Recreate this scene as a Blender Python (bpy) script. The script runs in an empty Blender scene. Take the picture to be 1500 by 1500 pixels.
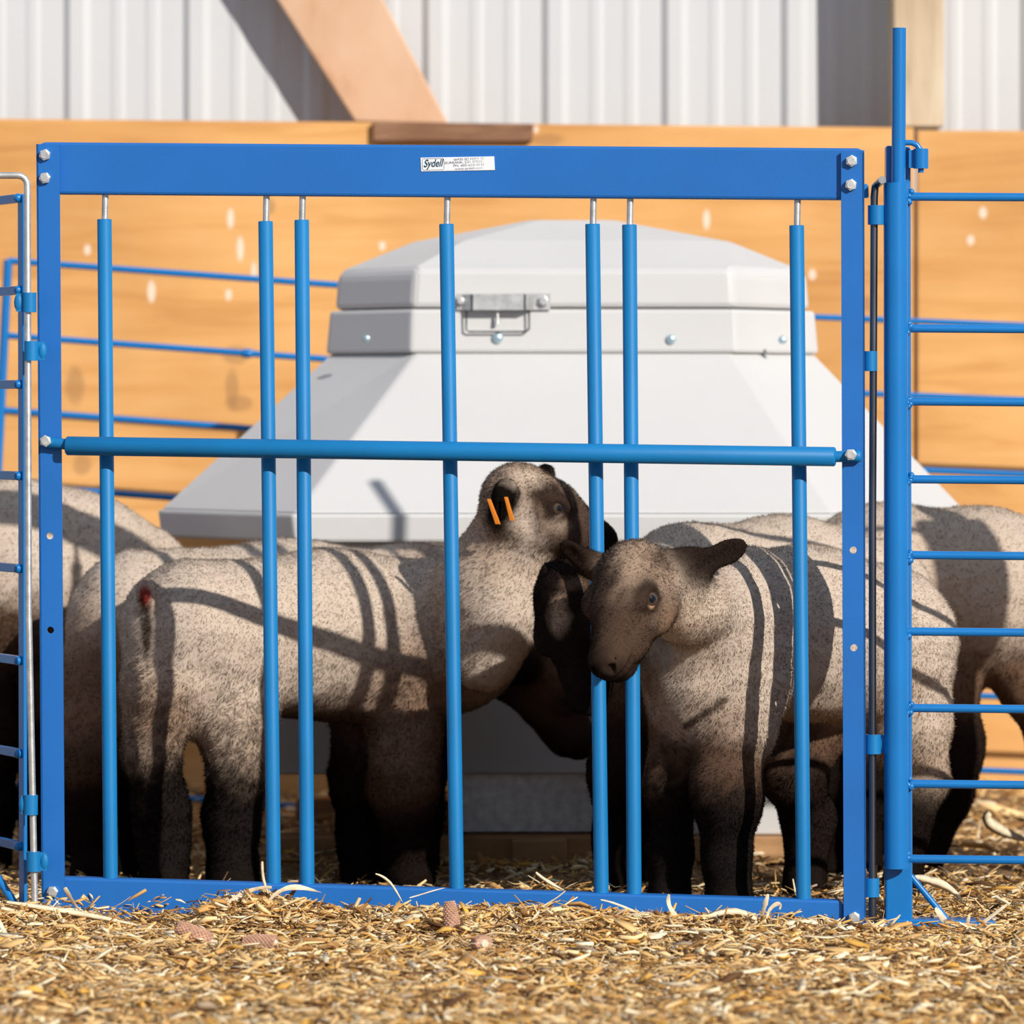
import bpy, bmesh, math, random
import numpy as np
from mathutils import Vector, Matrix

# ------------------------------------------------------------------ camera, sky, sun, exposure
sc = bpy.context.scene
COL = sc.collection
CAM_D, CAM_H, FPX, HOR = 8.0, 0.75, 8000.0, 600.0     # camera distance to the gate, height, focal length, horizon row (1500 px frame)
cam_data = bpy.data.cameras.new('camera')
cam = bpy.data.objects.new('camera', cam_data)
COL.objects.link(cam)
cam.location = (0, -CAM_D, CAM_H)
cam.rotation_euler = (math.pi / 2, 0, 0)
cam_data.sensor_width = 36.0
cam_data.lens = 36.0 * FPX / 1500.0
cam_data.shift_y = -(750 - HOR) / 1500.0
cam_data.dof.use_dof = True
cam_data.dof.focus_distance = 7.95
cam_data.dof.aperture_fstop = 5.6
cam_data.clip_end = 200
sc.camera = cam

world = bpy.data.worlds.new('sky'); sc.world = world
world.use_nodes = True
wn = world.node_tree.nodes['Background']
wn.inputs[0].default_value = (0.70, 0.80, 1.0, 1)
wn.inputs[1].default_value = 0.48

sun_data = bpy.data.lights.new('sun', 'SUN')
sun_data.energy = 4.55
sun_data.angle = math.radians(0.6)
sun_data.color = (1.0, 0.95, 0.885)
sun = bpy.data.objects.new('sun', sun_data); COL.objects.link(sun)
SUN_DIR = Vector((-0.68, 1.0, -0.58)).normalized()
sun.rotation_euler = SUN_DIR.to_track_quat('-Z', 'Y').to_euler()
sun.location = (5, -8, 6)

sc.view_settings.view_transform = 'Standard'
sc.view_settings.look = 'None'
sc.view_settings.gamma = 1.0
sc.view_settings.exposure = 0.0
sc.view_settings.use_curve_mapping = False

rng = np.random.default_rng(7)
random.seed(7)


def P(px, py, Y=0.0):
    """a point of the place at depth Y behind the gate, from where it is seen in the photograph"""
    d = CAM_D + Y
    return Vector(((px - 750) * d / FPX, Y, CAM_H - (py - HOR) * d / FPX))


# ------------------------------------------------------------------ materials
def new_mat(name):
    m = bpy.data.materials.new(name); m.use_nodes = True
    nt = m.node_tree
    return m, nt, nt.nodes['Principled BSDF']


def simple(name, col, rough=0.5, metal=0.0, var=0.08, scale=12.0, bump=0.0, bscale=80.0, coat=0.0, stretch=(1, 1, 1)):
    m, nt, b = new_mat(name)
    N = nt.nodes; L = nt.links
    tc = N.new('ShaderNodeTexCoord'); mp = N.new('ShaderNodeMapping')
    mp.inputs['Scale'].default_value = stretch
    L.new(tc.outputs['Object'], mp.inputs[0])
    no = N.new('ShaderNodeTexNoise'); no.inputs['Scale'].default_value = scale; no.inputs['Detail'].default_value = 5
    L.new(mp.outputs[0], no.inputs['Vector'])
    cr = N.new('ShaderNodeValToRGB')
    cr.color_ramp.elements[0].position = 0.3; cr.color_ramp.elements[1].position = 0.7
    cr.color_ramp.elements[0].color = (*[max(0, c * (1 - var)) for c in col], 1)
    cr.color_ramp.elements[1].color = (*[min(1, c * (1 + var)) for c in col], 1)
    L.new(no.outputs['Fac'], cr.inputs[0]); L.new(cr.outputs[0], b.inputs['Base Color'])
    b.inputs['Roughness'].default_value = rough
    b.inputs['Metallic'].default_value = metal
    b.inputs['Coat Weight'].default_value = coat
    if bump > 0:
        n2 = N.new('ShaderNodeTexNoise'); n2.inputs['Scale'].default_value = bscale; n2.inputs['Detail'].default_value = 4
        L.new(mp.outputs[0], n2.inputs['Vector'])
        bp = N.new('ShaderNodeBump'); bp.inputs['Strength'].default_value = bump; bp.inputs['Distance'].default_value = 0.002
        L.new(n2.outputs['Fac'], bp.inputs['Height']); L.new(bp.outputs[0], b.inputs['Normal'])
    return m


def wood(name, c1, c2, c3, stretch=(1.2, 1.2, 16), scale=3.0, spots=None, rough=0.7):
    m, nt, b = new_mat(name)
    N = nt.nodes; L = nt.links
    tc = N.new('ShaderNodeTexCoord'); mp = N.new('ShaderNodeMapping')
    mp.inputs['Scale'].default_value = stretch
    L.new(tc.outputs['Object'], mp.inputs[0])
    no = N.new('ShaderNodeTexNoise'); no.inputs['Scale'].default_value = scale; no.inputs['Detail'].default_value = 7
    no.inputs['Distortion'].default_value = 0.8
    L.new(mp.outputs[0], no.inputs['Vector'])
    cr = N.new('ShaderNodeValToRGB')
    e = cr.color_ramp.elements
    e[0].position = 0.28; e[0].color = (*c3, 1)
    e[1].position = 0.72; e[1].color = (*c1, 1)
    x = e.new(0.45); x.color = (*c2, 1)
    L.new(no.outputs['Fac'], cr.inputs[0])
    out = cr.outputs[0]
    # broad soft patches and a few darker knots
    n2 = N.new('ShaderNodeTexNoise'); n2.inputs['Scale'].default_value = 2.2; n2.inputs['Detail'].default_value = 3
    L.new(tc.outputs['Object'], n2.inputs['Vector'])
    r2 = N.new('ShaderNodeValToRGB'); r2.color_ramp.elements[0].position = 0.35; r2.color_ramp.elements[1].position = 0.65
    r2.color_ramp.elements[0].color = (0.8, 0.76, 0.7, 1); r2.color_ramp.elements[1].color = (1, 1, 1, 1)
    L.new(n2.outputs['Fac'], r2.inputs[0])
    mx = N.new('ShaderNodeMixRGB'); mx.blend_type = 'MULTIPLY'; mx.inputs[0].default_value = 1
    L.new(out, mx.inputs[1]); L.new(r2.outputs[0], mx.inputs[2]); out = mx.outputs[0]
    for (sx, sz, rx, rz, colr, amt) in (spots or []):
        sep = N.new('ShaderNodeSeparateXYZ'); L.new(tc.outputs['Object'], sep.inputs[0])
        def axis(sock, c, r):
            a = N.new('ShaderNodeMath'); a.operation = 'SUBTRACT'; L.new(sock, a.inputs[0]); a.inputs[1].default_value = c
            d = N.new('ShaderNodeMath'); d.operation = 'DIVIDE'; L.new(a.outputs[0], d.inputs[0]); d.inputs[1].default_value = r
            p = N.new('ShaderNodeMath'); p.operation = 'POWER'; L.new(d.outputs[0], p.inputs[0]); p.inputs[1].default_value = 2
            ab = N.new('ShaderNodeMath'); ab.operation = 'MULTIPLY'; L.new(d.outputs[0], ab.inputs[0]); L.new(d.outputs[0], ab.inputs[1])
            return ab.outputs[0]
        s = N.new('ShaderNodeMath'); s.operation = 'ADD'
        L.new(axis(sep.outputs['X'], sx, rx), s.inputs[0]); L.new(axis(sep.outputs['Z'], sz, rz), s.inputs[1])
        n3 = N.new('ShaderNodeTexNoise'); n3.inputs['Scale'].default_value = 30; L.new(tc.outputs['Object'], n3.inputs['Vector'])
        s2 = N.new('ShaderNodeMath'); s2.operation = 'ADD'; L.new(s.outputs[0], s2.inputs[0]); L.new(n3.outputs['Fac'], s2.inputs[1])
        mr = N.new('ShaderNodeMapRange'); mr.inputs['From Min'].default_value = 1.0; mr.inputs['From Max'].default_value = 1.9
        mr.inputs['To Min'].default_value = amt; mr.inputs['To Max'].default_value = 0
        L.new(s2.outputs[0], mr.inputs['Value'])
        mm = N.new('ShaderNodeMixRGB'); L.new(mr.outputs[0], mm.inputs[0]); L.new(out, mm.inputs[1]); mm.inputs[2].default_value = (*colr, 1)
        out = mm.outputs[0]
    L.new(out, b.inputs['Base Color'])
    b.inputs['Roughness'].default_value = rough
    b.inputs['Specular IOR Level'].default_value = 0.2
    return m


def attr_mat(name, rough=0.85, spec=0.2, transl=0.0, noise=0.0, nscale=300):
    m, nt, b = new_mat(name)
    N = nt.nodes; L = nt.links
    at = N.new('ShaderNodeAttribute'); at.attribute_name = 'Col'
    L.new(at.outputs['Color'], b.inputs['Base Color'])
    b.inputs['Roughness'].default_value = rough
    b.inputs['Specular IOR Level'].default_value = spec
    return m


BLUE = simple('blue_paint', (0.006, 0.175, 0.43), 0.5, var=0.06, scale=9, bump=0.06, bscale=420, coat=0.0)
BLUE_GLOSS = simple('blue_enamel', (0.006, 0.165, 0.47), 0.27, var=0.06, scale=9, bump=0.05, bscale=300)
BLUE.node_tree.nodes['Principled BSDF'].inputs['Specular IOR Level'].default_value = 0.3
BLUE_FLAT = simple('blue_paint_matte', (0.010, 0.140, 0.47), 0.5, var=0.07, scale=7, bump=0.10, bscale=500)
GALV = simple('zinc_plated_steel', (0.62, 0.62, 0.60), 0.42, metal=0.75, var=0.2, scale=60, bump=0.1, bscale=300)
STEEL = simple('bare_steel', (0.15, 0.155, 0.16), 0.28, metal=0.95, var=0.35, scale=40, stretch=(1, 1, 0.15))
PLASTIC = simple('white_poly', (0.585, 0.575, 0.56), 0.5, var=0.03, scale=3, bump=0.03, bscale=60)
STICKER = simple('label_paper', (0.82, 0.84, 0.84), 0.45, var=0.02)
INK = simple('label_ink', (0.30, 0.31, 0.36), 0.6, var=0.02)
INK_TEAL = simple('logo_ink', (0.01, 0.06, 0.10), 0.6, var=0.02)
PLASTIC.node_tree.nodes['Principled BSDF'].inputs['Subsurface Weight'].default_value = 0.25
PLASTIC.node_tree.nodes['Principled BSDF'].inputs['Subsurface Radius'].default_value = (.06, .05, .045)
SIDING = simple('painted_siding', (0.585, 0.59, 0.59), 0.45, var=0.02, scale=2)
ORANGE_TAG = simple('orange_tag', (0.95, 0.28, 0.02), 0.45, var=0.05)
FUR = attr_mat('fleece', 1.0, 0.0)
_n = FUR.node_tree; _tr = _n.nodes.new('ShaderNodeBsdfTranslucent'); _mx = _n.nodes.new('ShaderNodeMixShader')
_at = [x for x in _n.nodes if x.type == 'ATTRIBUTE'][0]; _ou = [x for x in _n.nodes if x.type == 'OUTPUT_MATERIAL'][0]
_n.links.new(_at.outputs['Color'], _tr.inputs[0]); _mx.inputs[0].default_value = 0.30
_n.links.new(_n.nodes['Principled BSDF'].outputs[0], _mx.inputs[1]); _n.links.new(_tr.outputs[0], _mx.inputs[2]); _n.links.new(_mx.outputs[0], _ou.inputs[0])
SKIN = attr_mat('hide', 0.9, 0.03)
CHIPS = attr_mat('chips', 0.75, 0.25)
EYE = attr_mat('eye_surface', 0.05, 0.4)


# ------------------------------------------------------------------ mesh helpers
def mesh_obj(name, verts, faces, mat, parent=None, smooth=False, bevel=0.0, cols=None):
    me = bpy.data.meshes.new(name)
    me.from_pydata([tuple(v) for v in verts], [], [tuple(f) for f in faces])
    me.materials.append(mat)
    if smooth:
        me.polygons.foreach_set('use_smooth', [True] * len(me.polygons))
    if cols is not None:
        ca = me.color_attributes.new('Col', 'FLOAT_COLOR', 'POINT')
        c = np.ones((len(verts), 4), np.float32); c[:, :3] = cols
        ca.data.foreach_set('color', c.ravel())
    me.update()
    o = bpy.data.objects.new(name, me); COL.objects.link(o)
    if parent is not None:
        o.parent = parent
        w = world_loc(parent)
        o.location = -w
    if bevel > 0:
        bv = o.modifiers.new('bevel', 'BEVEL'); bv.width = bevel; bv.segments = 2; bv.limit_method = 'ANGLE'
    return o


def world_loc(o):
    v = Vector((0, 0, 0))
    while o is not None:
        v = v + Vector(o.location); o = o.parent
    return v


def fast_mesh(name, verts, loops, nper, mat, parent=None, cols=None, smooth=False, normals=None):
    """verts (n,3), loops (m,nper) of equal-sized faces, built through foreach_set"""
    me = bpy.data.meshes.new(name)
    nv, nf = len(verts), len(loops)
    me.vertices.add(nv); me.vertices.foreach_set('co', np.asarray(verts, np.float32).ravel())
    me.loops.add(nf * nper); me.loops.foreach_set('vertex_index', np.asarray(loops, np.int32).ravel())
    me.polygons.add(nf)
    me.polygons.foreach_set('loop_start', np.arange(0, nf * nper, nper, dtype=np.int32))
    try:
        me.polygons.foreach_set('loop_total', np.full(nf, nper, np.int32))
    except Exception:
        pass
    if smooth:
        me.polygons.foreach_set('use_smooth', np.ones(nf, bool))
    me.materials.append(mat)
    me.update(calc_edges=True)
    if cols is not None:
        ca = me.color_attributes.new('Col', 'FLOAT_COLOR', 'POINT')
        c = np.ones((nv, 4), np.float32); c[:, :3] = cols
        ca.data.foreach_set('color', c.ravel())
    if normals is not None:
        me.normals_split_custom_set_from_vertices(normals.tolist())
    o = bpy.data.objects.new(name, me); COL.objects.link(o)
    if parent is not None:
        o.parent = parent; o.location = -world_loc(parent)
    return o


class MB:
    def __init__(s): s.v = []; s.f = []
    def add(s, vs, fs):
        n = len(s.v); s.v += [Vector(v) for v in vs]; s.f += [tuple(i + n for i in f) for f in fs]
    def box(s, c, h, M=None):
        vs = []
        for x in (-1, 1):
            for y in (-1, 1):
                for z in (-1, 1):
                    p = Vector((x * h[0], y * h[1], z * h[2]))
                    if M is not None: p = M @ p
                    vs.append(Vector(c) + p)
        s.add(vs, [(0, 1, 3, 2), (4, 6, 7, 5), (0, 4, 5, 1), (2, 3, 7, 6), (0, 2, 6, 4), (1, 5, 7, 3)])
    def tube(s, pts, r, seg=16, cap=True, radii=None):
        pts = [Vector(p) for p in pts]
        n = len(pts); rings = []
        t0 = (pts[1] - pts[0]).normalized()
        up = Vector((0, 0, 1)) if abs(t0.z) < 0.9 else Vector((0, 1, 0))
        a = t0.cross(up).normalized()
        base = len(s.v); vs = []
        for i, p in enumerate(pts):
            if i == 0: t = t0
            elif i == n - 1: t = (pts[-1] - pts[-2]).normalized()
            else: t = ((pts[i + 1] - p).normalized() + (p - pts[i - 1]).normalized()).normalized()
            a = (a - t * a.dot(t)).normalized(); b = t.cross(a)
            rr = radii[i] if radii else r
            for k in range(seg):
                an = 2 * math.pi * k / seg
                vs.append(p + (a * math.cos(an) + b * math.sin(an)) * rr)
        fs = []
        for i in range(n - 1):
            for k in range(seg):
                fs.append((i * seg + k, i * seg + (k + 1) % seg, (i + 1) * seg + (k + 1) % seg, (i + 1) * seg + k))
        if cap:
            fs.append(tuple(reversed(range(seg)))); fs.append(tuple((n - 1) * seg + k for k in range(seg)))
        s.add(vs, fs)
    def slab(s, quad, back):
        """front quad (4 points) extruded by the vector back"""
        q = [Vector(p) for p in quad]; b = Vector(back); n = len(q)
        vs = q + [p + b for p in q]
        fs = [tuple(range(n)), tuple(reversed(range(n, 2 * n)))]
        fs += [(i, i + n, (i + 1) % n + n, (i + 1) % n) for i in range(n)]
        s.add(vs, fs)
    def ball(s, c, r, seg=10, ring=6, sc_=(1, 1, 1)):
        vs = [Vector(c) + Vector((0, 0, r * sc_[2]))]
        for i in range(1, ring):
            th = math.pi * i / ring
            for k in range(seg):
                an = 2 * math.pi * k / seg
                vs.append(Vector(c) + Vector((r * sc_[0] * math.sin(th) * math.cos(an), r * sc_[1] * math.sin(th) * math.sin(an), r * sc_[2] * math.cos(th))))
        vs.append(Vector(c) - Vector((0, 0, r * sc_[2])))
        fs = [(0, 1 + k, 1 + (k + 1) % seg) for k in range(seg)]
        for i in range(ring - 2):
            for k in range(seg):
                a = 1 + i * seg + k; b = 1 + i * seg + (k + 1) % seg
                fs.append((a, a + seg, b + seg, b))
        l = len(vs) - 1; st = 1 + (ring - 2) * seg
        fs += [(l, st + (k + 1) % seg, st + k) for k in range(seg)]
        s.add(vs, fs)
    def build(s, name, mat, parent=None, smooth=False, bevel=0.0):
        o = mesh_obj(name, s.v, s.f, mat, parent, False, bevel)
        bm = bmesh.new(); bm.from_mesh(o.data); bmesh.ops.recalc_face_normals(bm, faces=bm.faces)
        bm.to_mesh(o.data); bm.free()
        if smooth:
            me = o.data
            me.polygons.foreach_set('use_smooth', [True] * len(me.polygons))
            me.set_sharp_from_angle(angle=math.radians(50))
        return o


def empty(name, loc, label=None, cat=None, group=None):
    o = bpy.data.objects.new(name, None); COL.objects.link(o); o.location = loc
    o.empty_display_size = 0.05
    if label: tag(o, label, cat, group)
    return o


def tag(o, label=None, cat=None, group=None, kind=None):
    if label: o['label'] = label
    if cat: o['category'] = cat
    if group: o['group'] = group
    if kind: o['kind'] = kind
    return o


def arc(c, r, a0, a1, n, ax, ay):
    return [Vector(c) + Vector(ax) * (r * math.cos(a0 + (a1 - a0) * i / n)) + Vector(ay) * (r * math.sin(a0 + (a1 - a0) * i / n)) for i in range(n + 1)]


# ------------------------------------------------------------------ ground
def mound(x, y):
    """height of the bedding above the bare floor"""
    xs = np.array([-3, -.76, -.66, -.60, -.545, -.51, -.47, -.42, -.35, -.26, -.1, .1, .24, .32, .42, .52, .56, .62, 3.0])
    hs = np.array([.016, .030, .016, -.006, -.020, -.022, -.010, .030, .036, .018, .012, .018, .010, .012, .002, -.002, -.002, .0, .003])
    ridge = np.interp(x, xs, hs)
    g = np.exp(-((y + 0.13) / 0.10) ** 2)
    h = ridge * g
    h = h + 0.007 * np.sin(x * 9 + y * 5) * np.sin(y * 7 - x * 3)
    h = h - 0.036 * np.exp(-((x - .63) / .13) ** 2 - ((y + .10) / .07) ** 2)
    # banked bedding against the boards at the back
    h = h + 0.05 * np.clip((y - 1.7) / 0.9, 0, 1) * (0.6 + 0.4 * np.sin(x * 4))
    return h


gx = np.linspace(-4, 4, 321); gy = np.concatenate([np.linspace(-9, -1.7, 20, endpoint=False), np.linspace(-1.7, 2.6, 200)])
GX, GY = np.meshgrid(gx, gy, indexing='ij')
GZ = mound(GX, GY) - 0.006
gv = np.stack([GX, GY, GZ], -1).reshape(-1, 3)
ny = len(gy)
ii, jj = np.meshgrid(np.arange(len(gx) - 1), np.arange(ny - 1), indexing='ij')
a = (ii * ny + jj).ravel()
gl = np.stack([a, a + ny, a + ny + 1, a + 1], -1)
SOIL = simple('bedding_ground', (0.22, 0.125, 0.055), 0.95, var=0.6, scale=45, bump=1.0, bscale=120)
ground = fast_mesh('floor', gv, gl, 4, SOIL, smooth=True)
tag(ground, kind='structure')


def chips(n, xr, yr, seed, lmin=.006, lmax=.035, wmin=.0012, wmax=.006, lift=1.0, tilt=0.35, front=None):
    r = np.random.default_rng(seed)
    x = r.uniform(xr[0], xr[1], n); y = r.uniform(yr[0], yr[1], n)
    L = lmin + (lmax - lmin) * r.random(n) ** 2.2
    W = np.minimum(wmin + (wmax - wmin) * r.random(n) ** 2, L * 0.5); T = W * r.uniform(.12, .4, n)
    az = r.uniform(0, np.pi, n)
    az = np.where(r.random(n) < .45, r.normal(0, .35, n), az)
    el = r.normal(0, tilt, n); ro = r.uniform(-.9, .9, n)
    z = mound(x, y) + r.random(n) ** 1.5 * 0.016 * lift
    ca, sa, ce, se = np.cos(az), np.sin(az), np.cos(el), np.sin(el)
    d = np.stack([ca * ce, sa * ce, se], -1)
    s0 = np.stack([-sa, ca, 0 * ca], -1); u0 = np.cross(d, s0)
    s = s0 * np.cos(ro)[:, None] + u0 * np.sin(ro)[:, None]; u = np.cross(d, s)
    c = np.stack([x, y, z], -1)
    # three stations along the chip, bowed, each a flat 4-corner section
    bow = r.normal(0, .10, n) * L
    vs = []
    for t, wf in ((-.5, .55), (0, 1.0), (.5, .35)):
        m = c + d * (t * L)[:, None] + u * (bow * (1 - 4 * t * t))[:, None]
        wj = wf * r.uniform(.6, 1.2, n)
        for (a_, b_) in ((-1, -1), (1, -1), (1, 1), (-1, 1)):
            vs.append(m + s * (a_ * W * .5 * wj)[:, None] + u * (b_ * T * .5)[:, None])
    V = np.stack(vs, 1)               # n,12,3
    F = []
    for st in (0, 4):
        for k in range(4):
            F.append([st + k, st + (k + 1) % 4, st + 4 + (k + 1) % 4, st + 4 + k])
    F.append([3, 2, 1, 0]); F.append([8, 9, 10, 11])
    F = np.array(F)
    pal = np.array([(.82, .58, .28), (.70, .44, .18), (.56, .31, .10), (.34, .17, .055), (.12, .055, .02), (.88, .74, .50), (.40, .29, .19), (.70, .38, .08)])
    pr = np.array([.23, .20, .15, .13, .08, .11, .04, .06])
    ci = r.choice(len(pal), n, p=pr)
    C = pal[ci] * r.uniform(.78, 1.22, (n, 1))
    loops = (np.arange(n)[:, None, None] * 12 + F[None]).reshape(-1, 4)
    return V.reshape(-1, 3), loops, np.repeat(C, 12, axis=0)


def join_chips(name, sets):
    V = []; L = []; C = []; k = 0
    for v, l, c in sets:
        V.append(v); L.append(l + k); C.append(c); k += len(v)
    return fast_mesh(name, np.concatenate(V), np.concatenate(L), 4, CHIPS, cols=np.clip(np.concatenate(C), 0, 1))


litter = join_chips('straw_litter', [
    chips(26000, (-.95, .95), (-1.5, .05), 1, .006, .042, .0016, .0095, tilt=.32),
    chips(14000, (-1.0, 1.0), (-1.5, .0), 11, .003, .012, .0015, .005, tilt=.5),
    chips(2600, (-.95, .95), (-1.4, -.08), 21, .015, .05, .006, .015, lift=1.2, tilt=.22),
    chips(2600, (-.95, .95), (-1.4, -.03), 2, .03, .07, .0015, .006, lift=1.3, tilt=.2),
    chips(4200, (-.85, .62), (-.24, -.06), 3, .010, .055, .002, .010, lift=1.0, tilt=.4),
    chips(22000, (-1.2, 1.4), (0.0, 2.55), 4, .006, .035, .0015, .008),
    chips(1500, (-1.2, 1.4), (0.9, 2.55), 5, .03, .10, .004, .02),
    chips(3000, (.5, 1.05), (-.3, .6), 6, .01, .06, .002, .010, lift=1.6),
    chips(2200, (-.9, .6), (.0, .35), 8, .01, .05, .002, .009, lift=1.8),
])
tag(litter, 'golden brown chopped straw and corn stalk bedding covering the ground', 'straw', kind='stuff')

# ------------------------------------------------------------------ back wall: ribbed siding, boards, post, brace
def siding():
    Y0 = 2.83; pitch = .237; x0 = -1.6
    dist = CAM_D + Y0
    ribx = (115 - 750) * dist / FPX
    prof = []
    k0 = -6
    for k in range(k0, 14):
        bx = ribx + k * pitch
        prof += [(bx - .030, 0), (bx - .016, -.011), (bx + .010, -.011), (bx + .024, 0)]
        for q in (.33, .62):
            m = bx + pitch * q
            prof += [(m - .016, 0), (m - .006, -.002), (m + .006, -.002), (m + .016, 0)]
    vs = []; fs = []
    for (x, y) in prof:
        vs += [(x, Y0 + y, 0.0), (x, Y0 + y, 2.6)]
    for i in range(len(prof) - 1):
        fs.append((2 * i, 2 * i + 2, 2 * i + 3, 2 * i + 1))
    o = mesh_obj('wall_back', vs, fs, SIDING); tag(o, kind='structure')
siding()

YB = 2.60   # front face of the boards
def wb(px, py): return P(px, py, YB)
c1, c2, c3 = (.80, .45, .175), (.74, .39, .135), (.63, .31, .10)
spots = []
for (px, py, rx, ry) in [(222, 427, 6, 16), (338, 320, 5, 14), (352, 365, 5, 18), (335, 432, 5, 9), (372, 400, 4, 16), (560, 360, 5, 7), (1035, 322, 5, 15), (1190, 402, 6, 8), (128, 366, 5, 8), (1440, 312, 6, 9), (1422, 352, 5, 7), (785, 190, 5, 6)]:
    w = wb(px, py); spots.append((w.x, w.z, rx / 755, ry / 755, (.86, .74, .62), .75))
for (px, py, rx, ry) in [(110, 565, 14, 28), (120, 680, 14, 16), (345, 520, 20, 14), (350, 590, 20, 12), (395, 302, 9, 12), (1270, 445, 8, 11), (800, 205, 26, 9), (340, 570, 10, 30)]:
    w = wb(px, py); spots.append((w.x, w.z, rx / 755, ry / 755, (.33, .17, .07), .5))
PLY = wood('plywood', c1, c2, c3, stretch=(1.0, 1.0, 9), scale=2.6, spots=spots)
def board(name, quad, mat, back):
    m = MB(); m.slab(quad, (0, back, 0)); return m.build(name, mat, bevel=.004)
zt = wb(0, 176).z; seam = wb(1341, 185).x
b1 = board('wall_boards', [(-1.9, YB, -.02), (seam - .003, YB, -.02), (seam - .003, YB, wb(1341, 187).z), (-1.9, YB, wb(-600, 167).z)], PLY, .02); tag(b1, kind='structure')
b2 = board('wall_boards', [(seam + .003, YB, -.02), (2.6, YB, -.02), (2.6, YB, wb(1700, 196).z), (seam + .003, YB, wb(1345, 191).z)], PLY, .02); tag(b2, kind='structure')
DARKW = wood('dark_board', (.36, .20, .12), (.27, .14, .08), (.18, .09, .05), stretch=(3, 3, 20))
s1 = board('scrap_board', [wb(546, 208) + Vector((0, -.018, 0)), wb(780, 208) + Vector((0, -.018, 0)), wb(782, 182) + Vector((0, -.018, 0)), wb(546, 179) + Vector((0, -.018, 0))], DARKW, .018)
tag(s1, 'short dark brown weathered strip of board along top of the orange boards', 'board')
PINE = wood('pine', (.74, .50, .34), (.70, .44, .28), (.60, .34, .20), stretch=(6, 6, 2), scale=2)
OLDW = wood('weathered_post', (.70, .58, .42), (.60, .47, .32), (.42, .30, .19), stretch=(9, 9, 1.2), scale=3)
d = Vector((0, .045, 0))
br = board('wooden_brace', [P(520, 178, 2.72), P(657, 182, 2.72), P(425, -260, 2.72), P(240, -260, 2.72)], PINE, .04)
br_v = None
tag(br, 'pale pine diagonal brace crossing the white ribbed siding behind the gate', 'brace')
ps = board('wooden_post', [P(1310, 186, 2.625), P(1383, 186, 2.625), P(1383, -400, 2.625), P(1306, -400, 2.625)], OLDW, .14)
tag(ps, 'upright weathered timber post against the white siding, behind the tall pipe', 'post')
# a low back stop inside so nothing shows through under the boards
m = MB(); m.box((0, YB + .12, -.02), (3.0, .08, .02)); o = m.build('trim_1', OLDW); tag(o, kind='structure')

# ------------------------------------------------------------------ the creep gate
def gY(px):
    t = (px - 60) / 1205.0
    return 1.0 / ((1 - t) / 8.1 + t / 7.9) - 8.0
def G(px, py, off=0.0): return P(px, py, gY(px) + off)

gate = empty('creep_gate', (0, 0, 0), 'blue steel creep gate with seven upright roller bars and maker label', 'gate')
m = MB()
r = 7
m.slab([G(57 + r, 208), G(1260, 217), G(1266, 223), G(1266, 293), G(55, 284), G(55, 214)], (0, .030, 0))
m.build('top_beam', BLUE_FLAT, gate, bevel=.004)
m = MB(); m.slab([G(62, 1284), G(1230, 1319), G(1237, 1326), G(1238, 1372), G(62, 1352)], (0, .030, 0))
m.build('bottom_rail', BLUE_FLAT, gate, bevel=.004)


def bar_with_holes(name, tl, tr, br_, bl, holes, mat):
    """flat side post with round bolt holes punched right through it"""
    m = MB(); m.slab([tl, tr, br_, bl], (0, .006, 0))
    o = m.build(name, mat, None, bevel=0)
    for (h, rad) in holes:
        c = MB(); c.tube([Vector(h) + Vector((0, -.03, 0)), Vector(h) + Vector((0, .04, 0))], rad, 20)
        co = c.build('cutter', mat)
        bo = o.modifiers.new('b', 'BOOLEAN'); bo.operation = 'DIFFERENCE'; bo.object = co; bo.solver = 'EXACT'
        bpy.context.view_layer.update()
        dg = bpy.context.evaluated_depsgraph_get()
        nm = bpy.data.meshes.new_from_object(o.evaluated_get(dg))
        o.modifiers.clear(); o.data = nm
        bpy.data.objects.remove(co)
    return o

for (tl, tr, brr, bl, hs, side) in (
        ((53, 211), (87, 211), (95, 1338), (61, 1336), [(73, 785), (74, 923)], 'left'),
        ((1232, 223), (1266, 220), (1269, 1356), (1236, 1354), [(1250, 806), (1251, 949)], 'right')):
    o = bar_with_holes('side_post', G(*tl, -.008), G(*tr, -.008), G(*brr, -.008), G(*bl, -.008), [(G(*h, -.008), .0052) for h in hs], BLUE_FLAT)
    o.parent = gate
    # the folded outer edge of the angle iron
    xo, xo2 = ((tl[0], bl[0]) if side == 'left' else (tr[0], brr[0]))
    m = MB(); sgn = 1 if side == 'left' else -1
    m.slab([G(xo, tl[1], -.008), G(xo + sgn * 3, tl[1], -.008), G(xo2 + sgn * 3, bl[1], -.008), G(xo2, bl[1], -.008)], (0, .036, 0))
    m.build('post_flange', BLUE_FLAT, gate)

bars = [(153, 321, 162, 1287), (389, 324, 401, 1294), (442, 322, 450, 1295), (654, 328, 669, 1301), (868, 328, 881, 1308), (922, 329, 929, 1309), (1167, 330, 1177, 1317)]
for (x0, y0, x1, y1) in bars:
    m = MB(); top = G(x0, y0, .014); bot = G(x1, y1 + 3, .014); dr = (bot - top).normalized()
    m.tube([top, top + dr * .001, bot], .0108, 24, radii=[.0098, .0108, .0108])
    rb = m.build('roller_bar', BLUE, gate, smooth=True)
    m = MB(); m.tube([G(x0 + 1.5, 284, .014), top + dr * .02], .0048, 14)
    m.build('spindle', GALV, rb, smooth=True)

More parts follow.
